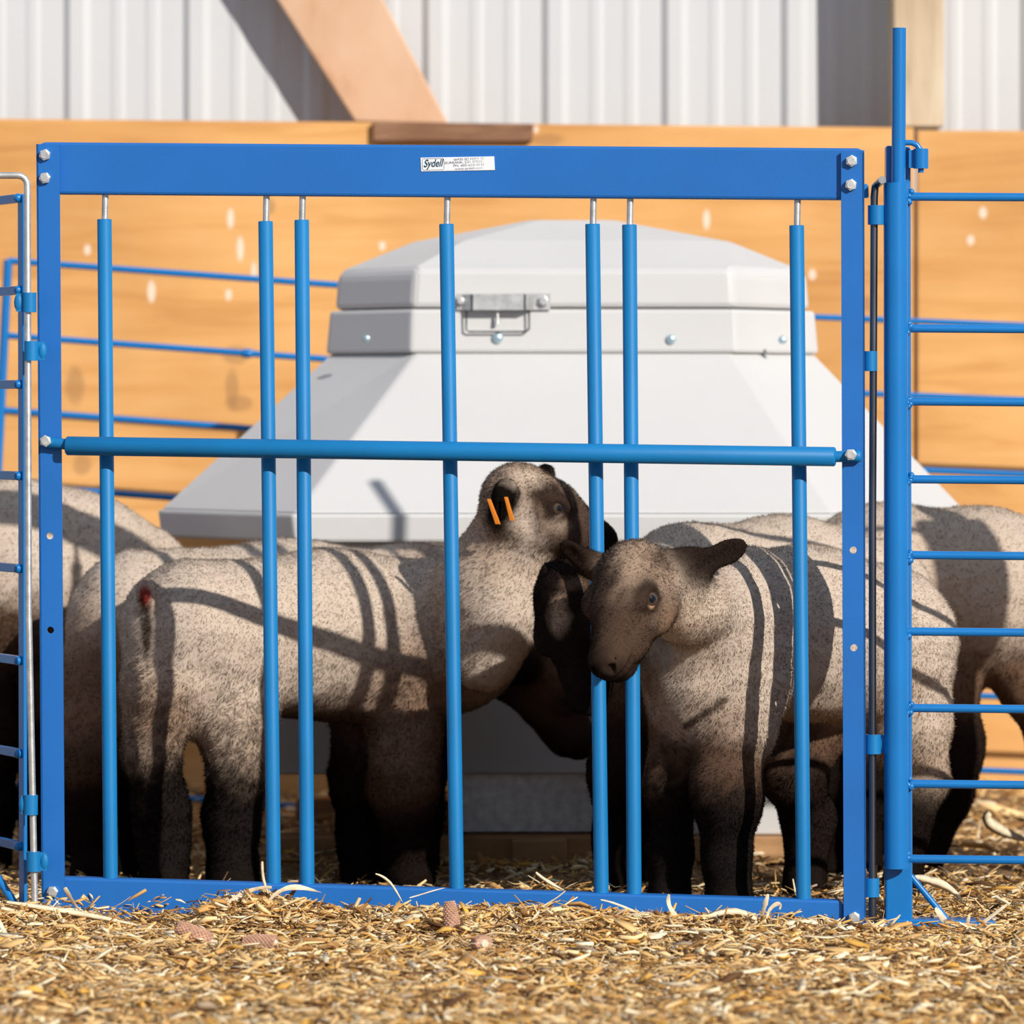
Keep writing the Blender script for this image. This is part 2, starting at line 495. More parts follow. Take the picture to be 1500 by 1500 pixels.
m = MB(); a0 = G(97, 653, -.022); a1 = G(1224, 669, -.022); dr = (a1 - a0).normalized()
m.tube([a0, a0 + dr * .002, a1 - dr * .002, a1], .0140, 28, radii=[.012, .0140, .0140, .012])
cr_ = m.build('cross_rail', BLUE, gate, smooth=True)
for (xa, ya, xb, yb, tag_) in ((58, 647, 100, 651, 0), (1262, 668, 1220, 669, 1)):
    m = MB(); p0, p1 = G(xa, ya, -.016), G(xb, yb, -.018)
    m.tube([p0, p0 + (p1 - p0) * .06, p0 + (p1 - p0) * .25, p1], .008, 16, radii=[.006, .0085, .0085, .008])
    m.build('rail_end', BLUE, cr_, smooth=True)


def hexbolt(c, parent, name='bolt', r=.0088, mat=None, ang=.3):
    c = Vector(c); m = MB()
    pts = [c + Vector((r * math.cos(ang + k * math.pi / 3), 0, r * math.sin(ang + k * math.pi / 3))) for k in range(6)]
    m.slab([p + Vector((0, -.007, 0)) for p in pts], (0, .008, 0))
    m.tube([c + Vector((0, -.0086, 0)), c + Vector((0, -.006, 0))], r * .72, 16)
    m.tube([c + Vector((0, -.0005, 0)), c + Vector((0, .012, 0))], r * .5, 12)
    m.build(name, mat or GALV, parent, bevel=.0006)

for (x, y, of) in ((66, 227, -.008), (66, 261, -.008), (67, 646, -.026), (77, 1306, -.008), (1247, 236, -.008), (1246, 271, -.008), (1246, 666, -.026), (1251, 1344, -.008)):
    hexbolt(G(x, y, of), gate, ang=random.uniform(0, 1))

# maker's label
lab_c = [G(616, 231, -.0012), G(724, 229, -.0012), G(725, 249, -.0012), G(617, 251, -.0012)]
m = MB(); m.slab(lab_c, (0, .001, 0)); lab = m.build('maker_label', STICKER, gate)
ax = (lab_c[1] - lab_c[0]).normalized(); up = (lab_c[0] - lab_c[3]).normalized(); nrm = ax.cross(up).normalized()
Mlab = Matrix((ax, up, -ax.cross(up) * -1)).transposed()
def letter(name, s, at, size, mat, shear=0.0, xs=1.0, off=0.0):
    cu = bpy.data.curves.new(name, 'FONT'); cu.body = s; cu.size = size; cu.align_x = 'CENTER'; cu.align_y = 'CENTER'
    cu.shear = shear; cu.offset = off; cu.extrude = .00005
    t_ = bpy.data.objects.new(name, cu); COL.objects.link(t_); cu.materials.append(mat)
    bpy.context.view_layer.update()
    me = bpy.data.meshes.new_from_object(t_.evaluated_get(bpy.context.evaluated_depsgraph_get()))
    bpy.data.objects.remove(t_)
    o = bpy.data.objects.new(name, me); COL.objects.link(o)
    o.parent = lab
    p = Vector(at)
    M4 = Mlab.to_4x4(); M4.translation = p
    o.matrix_basis = Matrix.Translation(-Vector((0, 0, 0))) @ M4 @ Matrix.Diagonal((xs, 1, 1, 1))
    return o
def LP(px, py): return G(px, py, -.0016)
letter('logo_lettering', 'Sydell', LP(634, 239.6), .0155, INK_TEAL, shear=.35, xs=.78, off=.0003)
for s, y, w in (('46935 SD HWY 50', 232.7, 1.2), ('BURBANK, S.D. 57010 - USA', 237.0, 1.22), ('PH. 605-624-4538', 241.6, 1.3), ('www.sydell.com', 246.4, 1.3)):
    letter('address_lettering', s, LP(687, y + .2), .0048, INK, xs=w)
m = MB()
rr = [LP(620, 232.5), LP(649, 232), LP(650.5, 233.5), LP(650.5, 247), LP(649, 248.5), LP(620.5, 249), LP(619, 247.5), LP(618.7, 234)]
rr.append(rr[0]); m.tube(rr, .00035, 6); m.build('logo_border', INK, lab)


def sleeve(px, py, h, name, parent, side, Yf, r=.0105, reach=.02, mat=None):
    m = MB(); c = Yf(px, py)
    m.tube([c + Vector((0, 0, h / 2)), c - Vector((0, 0, h / 2))], r, 22)
    m.box(c + Vector((side * reach * .5, .004, 0)), (reach * .5, .005, h * .46))
    m.ball(c + Vector((side * reach * .8, .0015, 0)), .0062, 12, 9, (1.1, .8, h * .46 / .0062))
    return m.build(name, mat or BLUE, parent, smooth=True)

# left hinge rod with its bent top
YL = .055
def L_(px, py): return P(px, py, YL)
rodL = empty('hinge_rod', L_(50, 1325), 'bright zinc hinge rod with bent top at the left of the blue gate', 'rod')
m = MB()
pts = [L_(-60, 257), L_(26, 257)] + [L_(26 + 14 * math.sin(t), 271 - 14 * math.cos(t)) for t in (.4, .8, 1.2, 1.57)] + [L_(42, 900), L_(51, 1326)]
m.tube(pts, .0050, 16); m.build('rod', GALV, rodL, smooth=True)
sleeve(46, 514, .029, 'hinge_sleeve', gate, 1, L_)
sleeve(49, 1262, .029, 'hinge_sleeve', gate, 1, L_)

# right hinge rod
YR = -.075
def R_(px, py): return P(px, py, YR)
rodR = empty('hinge_rod', R_(1278, 1352), 'dark steel hinge rod between the right gate post and the blue pipe', 'rod')
m = MB()
m.tube([R_(1290, 267) + Vector((0, -.035, .002)), R_(1287, 268) + Vector((0, -.01, 0)), R_(1282, 273), R_(1280.5, 290), R_(1278, 760), R_(1278, 1352)], .0055, 16)
m.build('rod', STEEL, rodR, smooth=True)
sleeve(1275, 529, .029, 'hinge_sleeve', gate, -1, R_, r=.010, reach=.014)
sleeve(1277, 1300, .027, 'hinge_sleeve', gate, -1, R_, r=.011, reach=.016)
m = MB(); m.slab([R_(1262, 268), R_(1272, 270), R_(1273, 290), R_(1262, 290)], (0, .006, 0)); m.build('stop_tab', BLUE, gate, bevel=.002)

# ------------------------------------------------------------------ right pen panel
YP = -.06
def Q(px, py, off=0.0): return P(px, py, YP + off)
pr_ = empty('pen_panel', Q(1316, 1355), 'bright blue pen panel with round rails to the right of the gate', 'panel')
m = MB(); m.slab([Q(1298, 213), Q(1334, 215), Q(1337, 1352), Q(1297, 1352)], (0, .036, 0)); m.build('square_post', BLUE_GLOSS, pr_, bevel=.003)
m = MB(); m.tube([Q(1312, 268, -.017), Q(1313, 1272, -.017)], .0178, 32); m.build('round_pipe', BLUE_GLOSS, pr_, smooth=True)
m = MB(); m.tube([Q(1317, 41, -.016), Q(1316, 300, -.016)], .0102, 24)
m.build('upright_pin', BLUE_GLOSS, pr_, smooth=True)
m = MB(); m.tube([Q(1322, 209, -.016), Q(1335, 209, -.016), Q(1343, 212, -.016), Q(1348, 219, -.016), Q(1349, 230, -.016), Q(1349, 253, -.016)], .0042, 14)
m.build('hook', BLUE_GLOSS, pr_, smooth=True)
m = MB(); m.tube([Q(1349, 218, -.016), Q(1349, 247, -.016)], .0108, 24); m.box(Q(1339, 233, -.010), (.008, .005, .013)); m.build('hook_sleeve', BLUE_GLOSS, pr_, smooth=True)
XE = 2050
for i, y in enumerate([288, 481, 588, 702, 813, 925, 1037, 1148, 1258]):
    m = MB(); m.tube([Q(1330, y, .004), Q(XE, y + 4 + i * .6, .004)], .0062, 18)
    for k in range(7):
        m.ball(Q(1331 + random.uniform(-4, 4), y + random.uniform(-8, 9), -.004), .0048, 8, 5)
    m.build('rail', BLUE_GLOSS, pr_, smooth=True)
m = MB(); m.slab([Q(XE - 5, 213), Q(XE + 32, 213), Q(XE + 32, 1352), Q(XE - 5, 1352)], (0, .036, 0)); m.build('square_post', BLUE_GLOSS, pr_, bevel=.003)
m = MB(); m.tube([Q(XE - 24, 268, -.0), Q(XE - 24, 1272, -.0)], .0178, 24); m.build('round_pipe', BLUE_GLOSS, pr_, smooth=True)  # unseen pipe added beside the end post to widen its shadow on the lamb
m = MB(); m.tube([Q(XE + 52, 268, -.0), Q(XE + 52, 1272, -.0)], .0178, 24); m.build('round_pipe', BLUE_GLOSS, pr_, smooth=True)  # second unseen pipe, also added only to broaden that shadow
m = MB(); m.slab([Q(1293, 1346, -.012), Q(1458, 1349, -.012), Q(1458, 1362, -.012), Q(1293, 1361, -.012)], (0, .05, 0)); m.build('foot', BLUE_GLOSS, pr_, bevel=.002)
m = MB(); m.tube([Q(1334, 1283, .006), Q(1386, 1346, .006)], .0048, 14); m.build('foot_brace', BLUE_GLOSS, pr_, smooth=True)
sleeve(1284, 315, .028, 'hinge_sleeve', pr_, 1, R_, r=.0128, reach=.016)
sleeve(1279, 1090, .028, 'hinge_sleeve', pr_, 1, R_, r=.0115, reach=.018)

# ------------------------------------------------------------------ left pen panel, running back from the hinge
pl_ = empty('pen_panel', P(32, 1340, .09), 'dark blue pen panel with flat rails cut off at the left edge', 'panel')
m = MB()
dirL = Vector((-.42, 1, 0)).normalized()
c0 = P(31, 285, .09); c1 = P(33, 1345, .09)
side = Vector((.85, .42, 0)).normalized()
A_, B_, C_ = Vector((-.0075, .021, 0)), Vector((.002, 0, 0)), Vector((.0075, .0025, 0)); D_ = A_ + C_ - B_
m.slab([c0 + A_, c0 + B_, c1 + B_, c1 + A_], C_ - B_)
m.build('square_post', BLUE_GLOSS, pl_, bevel=.0015)
for y in (290, 425, 563, 697, 833, 968, 1104, 1240):
    m = MB(); p = P(27, y, .10)
    q = [p + Vector((0, 0, .0065)), p - Vector((0, 0, .0065))]
    e = dirL * .62
    m.slab([q[0], q[0] + e, q[1] + e, q[1]], (.008, .003, 0))
    m.ball(p + Vector((-.001, 0, 0)), .007, 8, 5)
    m.build('rail', BLUE_GLOSS, pl_, bevel=.001)
m = MB(); m.tube([P(-8, 1278, .12), P(22, 1325, .10)], .006, 12); m.build('foot_brace', BLUE_GLOSS, pl_, smooth=True)
def LF(px, py): return P(px, py, YL)
sleeve(43, 443, .029, 'hinge_sleeve', pl_, -1, LF)
sleeve(45, 1179, .029, 'hinge_sleeve', pl_, -1, LF, reach=.014)

# ------------------------------------------------------------------ back pen panels
YBK = 2.15
def B(px, py, off=0.0): return P(px, py, YBK + off)
bl_ = empty('pen_panel', B(-50, 1170), 'thin blue rail panel leaning before the orange boards at left', 'panel')
rv = Vector((math.cos(.0735), 0, -math.sin(.0735))); dv = Vector((-math.sin(.05), 0, -math.cos(.05)))
s_ = (CAM_D + YBK) / FPX
o0 = B(12, 382)
for i in range(8):
    a0 = o0 + dv * (i * 109.5 * s_); m = MB()
    m.tube([a0, a0 + rv * .72], .0062, 14)
    if i == 1: m.ball(a0 + rv * .453, .010, 10, 6, (1.6, 1, .9))
    m.build('rail', BLUE_GLOSS, bl_, smooth=True)
m = MB(); m.tube([o0 + Vector((0, 0, .002)), o0 + dv * (8 * 109.5 * s_)], .0085, 16); m.build('end_upright', BLUE_GLOSS, bl_, smooth=True)
m = MB(); m.tube([o0 + rv * .72, o0 + rv * .72 + dv * (7.4 * 109.5 * s_)], .0085, 16); m.build('end_upright', BLUE_GLOSS, bl_, smooth=True)
br2 = empty('pen_panel', B(1600, 1230), 'thin blue rail panel before the orange boards at right', 'panel')
for i in range(8):
    y = 455 + i * 109
    m = MB(); m.tube([B(960, y - 0), B(1800, y + 34)], .0058, 14); m.build('rail', BLUE_GLOSS, br2, smooth=True)
m = MB(); m.tube([B(960, 450), B(955, 1225)], .0085, 14); m.build('end_upright', BLUE_GLOSS, br2, smooth=True)
m = MB(); m.tube([B(1800, 485), B(1797, 1262)], .0085, 14); m.build('end_upright', BLUE_GLOSS, br2, smooth=True)

# ------------------------------------------------------------------ the feeder
fd = empty('creep_feeder', (.1, 1.5, 0), 'white plastic hopper feeder with peaked lid standing behind the lambs', 'feeder')
def octo(z, cx, cy, hx, hy, chx, chy):
    return [Vector((cx + x, cy + y, z)) for x, y in ((-hx + chx, -hy), (hx - chx, -hy), (hx, -hy + chy), (hx, hy - chy), (hx - chx, hy), (-hx + chx, hy), (-hx, hy - chy), (-hx, -hy + chy))]
def loft(secs, name, mat, parent, cap0=True, cap1=True, bevel=.006):
    m = MB(); vs = [p for s in secs for p in s]; fs = []
    for i in range(len(secs) - 1):
        for k in range(8):
            fs.append((i * 8 + k, i * 8 + (k + 1) % 8, (i + 1) * 8 + (k + 1) % 8, (i + 1) * 8 + k))
    if cap0: fs.append(tuple(range(8)))
    if cap1: fs.append(tuple((len(secs) - 1) * 8 + k for k in range(8)))
    m.add(vs, fs); return m.build(name, mat, parent, bevel=bevel)
lc = .105; CY = 1.55; CX = .087
LZ = lambda py, Y: CAM_H - (py - HOR) * (CAM_D + Y) / FPX
loft([octo(LZ(451, 1.33), lc, CY, .412, .235, .138, .185), octo(LZ(402, 1.33), lc, CY, .407, .232, .136, .183), octo(LZ(396, 1.33) + .006, lc, CY, .394, .225, .13, .175),
      octo(LZ(352, 1.42), lc, CY, .275, .14, .09, .10), octo(LZ(322, 1.5), lc, CY, .075, .035, .02, .015)], 'lid', PLASTIC, fd, bevel=.009)
rim = loft([octo(LZ(517, 1.33), lc, CY, .428, .243, .15, .193), octo(LZ(453, 1.33), lc, CY, .421, .240, .145, .19)], 'hopper_rim', PLASTIC, fd)
hop = loft([octo(.578, CX, CY, .690, .52, .245, .37), octo(LZ(517, 1.35), lc, CY, .418, .236, .15, .188)], 'hopper', PLASTIC, fd)
loft([octo(.530, CX, CY, .690, .525, .245, .37), octo(.578, CX, CY, .696, .527, .245, .37)], 'skirt', PLASTIC, fd)
loft([octo(.16, CX, CY, .30, .22, .10, .08), octo(.532, CX, CY, .46, .33, .15, .12)], 'hopper_throat', PLASTIC, fd)
m = MB()
zr, zb = .273, .145
ou = octo(zr, CX, CY, .60, .50, .06, .06); inn = octo(zr, CX, CY, .57, .47, .05, .05); oub = octo(zb, CX, CY, .60, .50, .06, .06); inb = octo(zb + .03, CX, CY, .50, .40, .05, .05)
m.add(ou + inn + oub + inb, [f for k in range(8) for f in ((k, (k + 1) % 8, 8 + (k + 1) % 8, 8 + k), (k, 16 + k, 16 + (k + 1) % 8, (k + 1) % 8), (8 + k, 8 + (k + 1) % 8, 24 + (k + 1) % 8, 24 + k))] + [tuple(range(16, 24)), tuple(range(24, 32))])
m.build('feed_trough', PLASTIC, fd, bevel=.004)

RW = wood('base_timber', (.58, .36, .19), (.5, .29, .14), (.36, .2, .09), stretch=(2, 8, 8))
for x0, hx, mt in ((-.33, .055, RW), (.32, .145, PLASTIC)):
    m = MB(); m.box((CX + x0, CY - .05, .095), (hx, .42, .052)); m.build('leg', mt, fd, bevel=.004)
for yy in (1.10, 1.95):
    m = MB(); m.box((CX - .02, yy, .02), (.46, .045, .022)); m.build('skid', RW, fd, bevel=.003)
m = MB(); m.box((.045, 1.03, .018), (.045, .03, .022)); m.build('skid_block', RW, fd, bevel=.003)
m = MB(); m.box((CX - .03, 1.12, .097), (.135, .004, .052)); m.box((CX - .165, 1.13, .097), (.006, .02, .052)); m.build('side_plate', GALV, fd, bevel=.001)
# latch on the lid
YF = CY - .243
def F_(px, py, off=0.0): return P(px, py, YF + off)
m = MB()
lt = F_(668, 432, -.004); 
m.slab([F_(668, 431, -.003), F_(806, 430, -.003), F_(806, 454, -.003), F_(668, 454, -.003)], (0, .004, 0))
m.slab([F_(690, 431, -.022), F_(770, 430, -.022), F_(770, 454, -.022), F_(690, 454, -.022)], (0, .003, 0))
m.slab([F_(690, 431, -.022), F_(690, 454, -.022), F_(677, 454, -.003), F_(677, 431, -.003)], (.003, 0, 0))
m.slab([F_(770, 431, -.022), F_(770, 454, -.022), F_(783, 454, -.003), F_(783, 431, -.003)], (-.003, 0, 0))
lat = m.build('latch_plate', GALV, fd)
hexbolt(F_(796, 441, -.004), lat, 'bolt', .009); hexbolt(F_(675, 441, -.004), lat, 'bolt', .007)
m = MB(); m.tube([F_(683, 450, -.008), F_(683, 483, -.008), F_(687, 486, -.008), F_(770, 486, -.008), F_(775, 482, -.008), F_(775, 450, -.008)], .0017, 8); m.build('wire_bail', STEEL, lat, smooth=True)
m = MB(); m.tube([F_(729, 455, -.010), F_(729, 474, -.010)], .0024, 8, radii=[.0016, .004]); m.build('toggle', GALV, lat, smooth=True)
SC = simple('screw_zinc', (.45, .60, .66), .35, metal=.6, var=.2)
for (x, y, rr_) in ((729, 495, .0095), (537, 496, .007), (983, 497, .0085), (1146, 498, .0075)):
    yo = YF if 600 < x < 1080 else YF + .03
    m = MB(); m.ball(P(x, y, yo - .002), rr_, 14, 8, (1, .55, 1)); m.build('screw', SC, fd, smooth=True)

# ------------------------------------------------------------------ lambs: smooth signed-distance bodies
CREAM = (.565, .462, .370); TAN = (.50, .37, .27); HTAN = (.34, .24, .17); BROWN = (.19, .11, .068); DARK = (.030, .017, .012); BLACK = (.010, .0065, .005); PINK = (.50, .20, .13)


def cone(a, b, ra, rb, col, k=.03, fl=.0075, neg=False):
    return dict(t='c', a=np.array(a, float), b=np.array(b, float), ra=ra, rb=rb, col=np.array(col), k=k, fl=fl, neg=neg)


def ell(c, r, col, M=None, k=.02, fl=.005, neg=False):
    return dict(t='e', c=np.array(c, float), r=np.array(r, float), M=(np.eye(3) if M is None else np.array(M, float)), col=np.array(col), k=k, fl=fl, neg=neg)


def sdf(p, X):
    if p['t'] == 'c':
        ba = p['b'] - p['a']; pa = X - p['a']
        t = np.clip((pa @ ba) / max(ba @ ba, 1e-9), 0, 1)
        dd = pa - t[..., None] * ba
        return np.sqrt((dd * dd).sum(-1)) - (p['ra'] + (p['rb'] - p['ra']) * t)
    q = (X - p['c']) @ p['M'].T
    k0 = np.sqrt(((q / p['r']) ** 2).sum(-1)) + 1e-9
    k1 = np.sqrt(((q / p['r'] ** 2) ** 2).sum(-1)) + 1e-9
    return k0 * (k0 - 1) / k1


def bbox(p, m):
    if p['t'] == 'c':
        rr_ = max(p['ra'], p['rb']) + m
        return np.minimum(p['a'], p['b']) - rr_, np.maximum(p['a'], p['b']) + rr_
    e = np.abs(p['M'].T) @ p['r'] + m
    return p['c'] - e, p['c'] + e


def surface(prims, h):
    lo = np.min([bbox(p, .012)[0] for p in prims if not p['neg']], 0); hi = np.max([bbox(p, .012)[1] for p in prims if not p['neg']], 0)
    lo[2] = max(lo[2], -.02)
    n = np.ceil((hi - lo) / h).astype(int) + 1
    D = np.full(n, .08, np.float32)
    for p in prims:
        bl, bh = bbox(p, .045)
        i0 = np.clip(np.floor((bl - lo) / h).astype(int), 0, n); i1 = np.clip(np.ceil((bh - lo) / h).astype(int) + 1, 0, n)
        if (i1 <= i0).any(): continue
        ax_ = [lo[j] + np.arange(i0[j], i1[j]) * h for j in range(3)]
        X = np.stack(np.meshgrid(*ax_, indexing='ij'), -1)
        dv_ = sdf(p, X).astype(np.float32)
        sl = tuple(slice(i0[j], i1[j]) for j in range(3))
        A = D[sl]; k = p['k']
        if p['neg']:
            B_ = -dv_; hh = np.maximum(k - np.abs(A - B_), 0) / k; D[sl] = np.maximum(A, B_) + hh * hh * k * .25
        else:
            hh = np.maximum(k - np.abs(A - dv_), 0) / k; D[sl] = np.minimum(A, dv_) - hh * hh * k * .25
    D[0] = D[-1] = .05; D[:, 0] = .05; D[:, -1] = .05; D[:, :, 0] = .05; D[:, :, -1] = .05
    S = D < 0
    c = S[:-1, :-1, :-1].astype(np.int8).copy() * 0
    for dx in (0, 1):
        for dy in (0, 1):
            for dz in (0, 1):
                c += S[dx:n[0] - 1 + dx, dy:n[1] - 1 + dy, dz:n[2] - 1 + dz]
    mix = (c > 0) & (c < 8)
    idx = np.full(mix.shape, -1, np.int64); cells = np.argwhere(mix); idx[mix] = np.arange(len(cells))
    acc = np.zeros((len(cells), 3)); cnt = np.zeros(len(cells))
    corners = [(x, y, z) for x in (0, 1) for y in (0, 1) for z in (0, 1)]
    for c0_ in corners:
        for ax_ in range(3):
            if c0_[ax_] == 1: continue
            c1_ = list(c0_); c1_[ax_] = 1
            i = cells + np.array(c0_); j = cells + np.array(c1_)
            da = D[i[:, 0], i[:, 1], i[:, 2]]; db = D[j[:, 0], j[:, 1], j[:, 2]]
            mk = (da < 0) != (db < 0)
            t = np.where(mk, da / np.where(np.abs(da - db) < 1e-9, 1e-9, da - db), 0)
            pt = np.array(c0_)[None] + t[:, None] * (np.array(c1_) - np.array(c0_))[None]
            acc[mk] += pt[mk]; cnt[mk] += 1
    V = lo + (cells + acc / cnt[:, None]) * h
    Fs = []
    for ax_ in range(3):
        o1, o2 = [(1, 2), (2, 0), (0, 1)][ax_]
        sl0 = [slice(None)] * 3; sl1 = [slice(None)] * 3
        sl0[ax_] = slice(0, -1); sl1[ax_] = slice(1, None)
        ed = S[tuple(sl0)] != S[tuple(sl1)]
        e = np.argwhere(ed)
        ok = (e[:, o1] > 0) & (e[:, o2] > 0) & (e[:, o1] < n[o1] - 1) & (e[:, o2] < n[o2] - 1); e = e[ok]
        ins = S[e[:, 0], e[:, 1], e[:, 2]]
        def cell(a_, b_):
            q = e.copy(); q[:, o1] -= a_; q[:, o2] -= b_
            return idx[q[:, 0], q[:, 1], q[:, 2]]
        q = np.stack([cell(1, 1), cell(0, 1), cell(0, 0), cell(1, 0)], -1)
        q[~ins] = q[~ins][:, ::-1]
        Fs.append(q)
    F = np.concatenate(Fs); F = F[(F >= 0).all(1)]
    return V, F


def vnormals(V, F):
    a_, b_, c_, d_ = (V[F[:, i]] for i in range(4))
    fn = np.cross(c_ - a_, d_ - b_)
    N = np.zeros_like(V)
    for i in range(4):
        for j in range(3):
            N[:, j] += np.bincount(F[:, i], fn[:, j], len(V))
    N /= np.linalg.norm(N, axis=1, keepdims=True) + 1e-12
    return N, np.linalg.norm(fn, axis=1) * .5


def relax(V, F, it=2):
    for _ in range(it):
        s_v = np.zeros_like(V); c_ = np.zeros(len(V))
        for i in range(4):
            a_ = F[:, i]; b_ = F[:, (i + 1) % 4]
            for j in range(3):
                s_v[:, j] += np.bincount(a_, V[b_, j], len(V)) + np.bincount(b_, V[a_, j], len(V))
            c_ += np.bincount(a_, minlength=len(V)) + np.bincount(b_, minlength=len(V))
        V = V * .5 + .5 * s_v / c_[:, None]
    return V


_wd = rng.normal(size=(24, 3)); _wd /= np.linalg.norm(_wd, axis=1, keepdims=True); _ph = rng.uniform(0, 6.28, 24)
def wnoise(X, scale, seed=0, octs=5):
    """smooth pseudo noise about -1..1 from summed waves"""
    s = 0
    for i in range(octs):
        k = (seed * 5 + i) % 24; k2 = (seed * 5 + i + 7) % 24
        s = s + np.sin(X @ (_wd[k] * scale * (1 + .37 * i)) + _ph[k] + 1.3 * np.sin(X @ (_wd[k2] * scale * .7) + _ph[k2]))
    return s / (octs ** .5 * 1.2)


RJ = np.linalg.qr(rng.normal(size=(3, 3)))[0]


def skin_colors(prims, spots, X, s=.0065):
    W = np.zeros(len(X)); C = np.zeros((len(X), 3)); FL = np.zeros(len(X))
    dmin = np.full(len(X), 1e3)
    ds = []
    pos = [p for p in prims if not p['neg']]
    for p in pos:
        dd = sdf(p, X); ds.append(dd); dmin = np.minimum(dmin, dd)
    for p, dd in zip(pos, ds):
        w = np.exp(-np.clip((dd - dmin) / s, 0, 30)); W += w; C += w[:, None] * p['col']; FL += w * p['fl']
    C /= W[:, None]; FL /= W
    for (c, rad, col, amt, soft) in spots:
        c = np.array(c, float); rad = np.array(rad if hasattr(rad, '__len__') else (rad,) * 3, float)
        q = np.sqrt((((X - c) / rad) ** 2).sum(-1)) + .18 * wnoise(X, 180, 3)
        w = amt * np.clip((1 + soft - q) / (2 * soft + 1e-6), 0, 1)
        w = w * w * (3 - 2 * w) if amt >= 1 else w
        C = C * (1 - w[:, None]) + np.array(col) * w[:, None]
    return C, FL


def fleece(V, F, N, A, C, FL, density, seed, name, parent, flow=(0, .1, -.6), width=.0013, bald=()):
    r = np.random.default_rng(seed)
    fl_f = FL[F].mean(1)
    wgt = A * np.clip(.006 / np.maximum(fl_f, .003), .7, 1.8)
    n = int(A.sum() * density)
    fi = r.choice(len(F), n, p=wgt / wgt.sum())
    u, v = r.random(n)[:, None], r.random(n)[:, None]
    q = F[fi]
    def lerp(T): return (T[q[:, 0]] * (1 - u) + T[q[:, 1]] * u) * (1 - v) + (T[q[:, 3]] * (1 - u) + T[q[:, 2]] * u) * v
    p = lerp(V); nn = lerp(N); col = lerp(C); fl = (FL[q].mean(1)) * r.uniform(.5, 1.0, n)
    keep = np.ones(n, bool)
    for (c, rad) in bald:
        keep &= ((p - np.array(c)) ** 2).sum(-1) > rad * rad
    keep &= fl > .0012
    fl0 = FL[q].mean(1)[keep]
    p, nn, col, fl = p[keep], nn[keep], col[keep], fl[keep]; n = len(p)
    nn /= np.linalg.norm(nn, axis=1, keepdims=True) + 1e-9
    fw = np.array(flow)[None] + .35 * np.stack([wnoise(p, 90, 1), wnoise(p, 90, 2), wnoise(p, 90, 4)], -1)
    fw = fw - nn * (fw * nn).sum(-1, keepdims=True)
    stray = (r.random((n, 1)) < .07)
    dr = nn * np.where(stray, r.uniform(.5, 1.1, (n, 1)), np.where((fl0 < .0073)[:, None], r.uniform(.2, .75, (n, 1)), r.uniform(.06, .26, (n, 1)))) + fw * .9 + r.normal(0, .26, (n, 3))
    dr /= np.linalg.norm(dr, axis=1, keepdims=True)
    tip = p + dr * fl[:, None]
    # locks: tips drawn together around jittered cell centres
    cs = .0085
    for shift in (0.0,):
        pw = (p + .0035 * np.stack([wnoise(p, 240, 1), wnoise(p, 240, 2), wnoise(p, 240, 3)], -1)) @ RJ
        g = np.floor(pw / cs)
        hsh = np.stack([np.modf(np.sin(g @ np.array(w_)) * 43758.5453)[0] for w_ in ((12.9, 78.2, 37.7), (93.9, 67.3, 11.1), (45.1, 9.7, 83.3))], -1)
        cen = p + (((g + .5 + .75 * hsh) * cs) - pw) @ RJ.T
        cen = cen - nn * ((cen - p) * nn).sum(-1, keepdims=True)
        tip = tip + (cen + nn * (fl * .28)[:, None] - tip) * np.where(stray, .3, 1.0) * (.45 * np.clip(fl / .008, 0, 1))[:, None]
    dr = tip - p; dr /= np.linalg.norm(dr, axis=1, keepdims=True) + 1e-9
    sd = np.cross(dr, nn); sd /= np.linalg.norm(sd, axis=1, keepdims=True) + 1e-9; sd = sd + .42 * np.cross(dr, r.normal(size=(n, 3))); sd /= np.linalg.norm(sd, axis=1, keepdims=True) + 1e-9
    w = width * r.uniform(.6, 1.3, n)[:, None] * np.clip(fl / .006, .55, 1.3)[:, None]
    base = p - nn * .001
    Vt = np.stack([base - sd * w * .5, base + sd * w * .5, tip], 1).reshape(-1, 3)
    speck = np.where((r.random((n, 1)) < .33) & ((fl0 < .0073) & (col.mean(-1) < .42))[:, None], .30, 1.0)
    shade = (r.uniform(.84, 1.14, (n, 1)) * speck * (1 + .10 * wnoise(p, 260, 2)[:, None]))
    cc = col * shade
    Ct = np.stack([cc * .96, cc * .96, cc * 1.04], 1).reshape(-1, 3)  # darker roots and lighter tips: occlusion painted into the blade colour
    nb = nn * 1.0 + dr * .3 + r.normal(0, .30, (n, 3)); nb /= np.linalg.norm(nb, axis=1, keepdims=True)
    Nt = np.repeat(nb, 3, axis=0)
    return fast_mesh(name, Vt, np.arange(3 * n).reshape(-1, 3), 3, FUR, parent, cols=np.clip(Ct, 0, 1), smooth=True, normals=Nt)


def frame(f, uph):
    f = np.array(f, float); f /= np.linalg.norm(f); u = np.array(uph, float); u -= f * (u @ f); u /= np.linalg.norm(u)
    s = np.cross(f, u)
    return f, u, s


